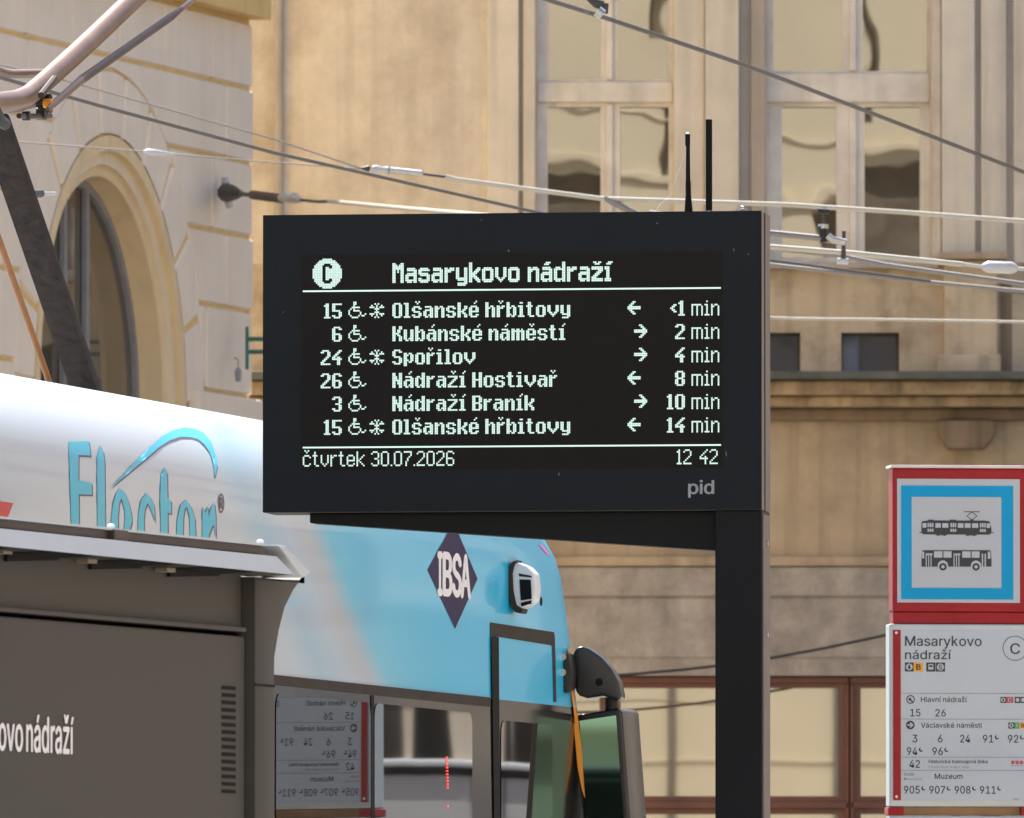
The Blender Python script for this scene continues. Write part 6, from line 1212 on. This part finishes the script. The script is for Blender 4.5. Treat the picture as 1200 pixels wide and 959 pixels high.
fit(t_, o0, [(424, 197.5, 78), (432, 197.5, 78), (434, 198, 78)], [0.008, 0.02, 0.008], 'turnbuckle', wire_d); fit(t_, o0, [(436, 198, 78), (441, 199, 78), (447, 198, 78), (455, 200, 78)], [0.018, 0.028, 0.012, 0.026], 'turnbuckle', glass_ins)
fit(t_, o0, [(455, 199.5, 78), (457, 199.5, 78), (494, 203.5, 78), (496, 204, 78)], [0.034, 0.018, 0.018, 0.009], 'rod', M['steel']); fit(t_, o0, [(496, 204, 78), (524, 207.5, 78)], 0.008, 'rod', wire_d)
fit(t_, o0, [(522, 207, 78), (534, 210.5, 78), (620, 222, 78), (705, 233, 78), (720, 233.5, 78), (920, 240, 78), (1060, 249, 78), (1260, 264, 78)], 0.0135, 'insulated_rope', wire_l)
fit(t_, o0, [(708, 232, 78), (720, 238, 78), (742, 249, 78), (800, 278, 78)], [0.015, 0.02, 0.02, 0.02], 'strut', wire_g)
fit(t_, o0, [(966, 244, 78), (966, 249, 78)], 0.02, 'clamp', wire_d)
t_, o0 = wire('span_wire', 'hair thin span wire with small glass insulator in front of the arched window', [(-40, 163.5, 79), (16, 166, 79), (160, 177, 79), (205, 181, 79), (300, 189, 79), (425, 198, 79)], 0.0038, wire_g)
fit(t_, o0, [(168, 178, 79), (173, 178, 79), (182, 179.5, 79), (190, 180, 79), (205, 181, 79)], [0.008, 0.018, 0.021, 0.016, 0.007], 'insulator', glass_ins)
# wall anchored span
FA = 103.0
t_, o0 = wire('span_wire', 'pale span wire tied to a star shaped anchor plate on the left building', [(385, 236, 92), (470, 244, 86), (540, 250, 82), (640, 259, 78)], 0.0135, wire_l)
for k in range(4):
    a = R(20 + 90 * k); fit(t_, o0, [(266, 226, FA), (266 + 9 * math.cos(a), 226 - 19 * math.sin(a), FA)], [0.045, 0.022], 'anchor_plate', glass_ins)
fit(t_, o0, [(266, 226, FA - 0.1), (272, 226.5, FA - 0.5), (283, 227.5, 102)], [0.075, 0.06, 0.02], 'anchor_plate', M['dark_metal'])
fit(t_, o0, [(282, 227.5, 102), (297, 229, 100.5)], 0.016, 'rod', wire_d); fit(t_, o0, [(296, 228.5, 100.5), (331, 233, 97.5)], 0.034, 'insulator_rod', M['brown_tube'])
fit(t_, o0, [(330, 232, 97.5), (336, 231, 97.2), (341, 234, 96.8), (346, 232, 96.4), (352, 235, 96)], [0.03, 0.042, 0.03, 0.042, 0.018], 'clamp', glass_ins); fit(t_, o0, [(352, 234.5, 96), (372, 236.5, 94), (386, 236.3, 92)], 0.011, 'rod', wire_d)
# right hand bundle
t_, o0 = wire('span_wire', 'pale span wire with glass insulator leaving the board at right below the top wire', [(760, 272, 70), (903, 289.5, 70), (1000, 297, 70), (1128, 310, 70)], 0.0135, wire_l)
fit(t_, o0, [(1127, 309.5, 70), (1152, 313, 70)], 0.009, 'rod', M['steel']); fit(t_, o0, [(1151, 313, 70), (1158, 313, 70), (1186, 314, 70), (1192, 315, 70)], [0.016, 0.031, 0.031, 0.016], 'insulator', glass_ins); fit(t_, o0, [(1191, 315, 70), (1260, 321, 70)], 0.010, 'rod', M['steel'])
t_, o0 = wire('steady_arm', 'short grey steady arm with clamps just right of the board top', [(760, 250, 69), (903, 273.5, 69), (958, 279, 69), (992, 285, 69)], 0.0165, wire_g)
fit(t_, o0, [(965, 263, 69), (965, 268, 69)], 0.026, 'clamp', M['steel']); fit(t_, o0, [(963, 265, 69), (966, 284, 69)], 0.022, 'clamp', M['dark_metal']); fit(t_, o0, [(970, 276, 68.9), (976, 281, 68.9), (991, 284, 68.9)], 0.017, 'clamp', M['steel'])
fit(t_, o0, [(989, 271, 69), (989, 285, 69), (988, 303, 69)], [0.010, 0.010, 0.014], 'hook', brown_edge); fit(t_, o0, [(981, 306, 69), (994, 306.5, 69)], 0.016, 'clamp', glass_ins); fit(t_, o0, [(958, 247, 69), (972, 248, 69)], 0.014, 'clamp', M['dark_metal']); fit(t_, o0, [(965, 248, 69), (965, 263, 69)], 0.006, 'hanger', wire_d)
wire('feeder_cable', 'grey feeder cable running below the pale span wire at right', [(760, 268, 73), (903, 291, 73), (985, 300, 73), (1040, 311, 73), (1200, 333, 73), (1280, 344, 73)], 0.0125, wire_g)
wire('feeder_cable', 'lowest grey feeder cable crossing the window sill at right', [(760, 293, 76), (903, 310.5, 76), (1080, 330, 76), (1200, 341.5, 76), (1280, 349, 76)], 0.011, wire_g)
wire('guy_wire', 'faint pale guy wire across the small basement windows', [(800, 368, 82), (930, 373.5, 82), (1060, 375, 82), (1200, 377.5, 82), (1280, 379, 82)], 0.008, wire_l)
wire('guy_wire', 'dark slack cable rising above the brown framed shop window', [(650, 792.5, 104), (732, 791, 104), (800, 785, 104), (840, 780.5, 104), (900, 772, 104), (965, 760, 104), (1040, 744, 104), (1130, 722, 104)], 0.011, wire_d)
print('ZW', ZW, 'ZR1', ZR1, 'tram L', FT.L(576, 813), FT.L(671, 825), FT.L(0, 430), FT.L(307, 485), 'shelter', FS.L(287, 742), FS.L(0, 717), FS.L(345, 666, -.1), FS.L(0, 640, -.1))
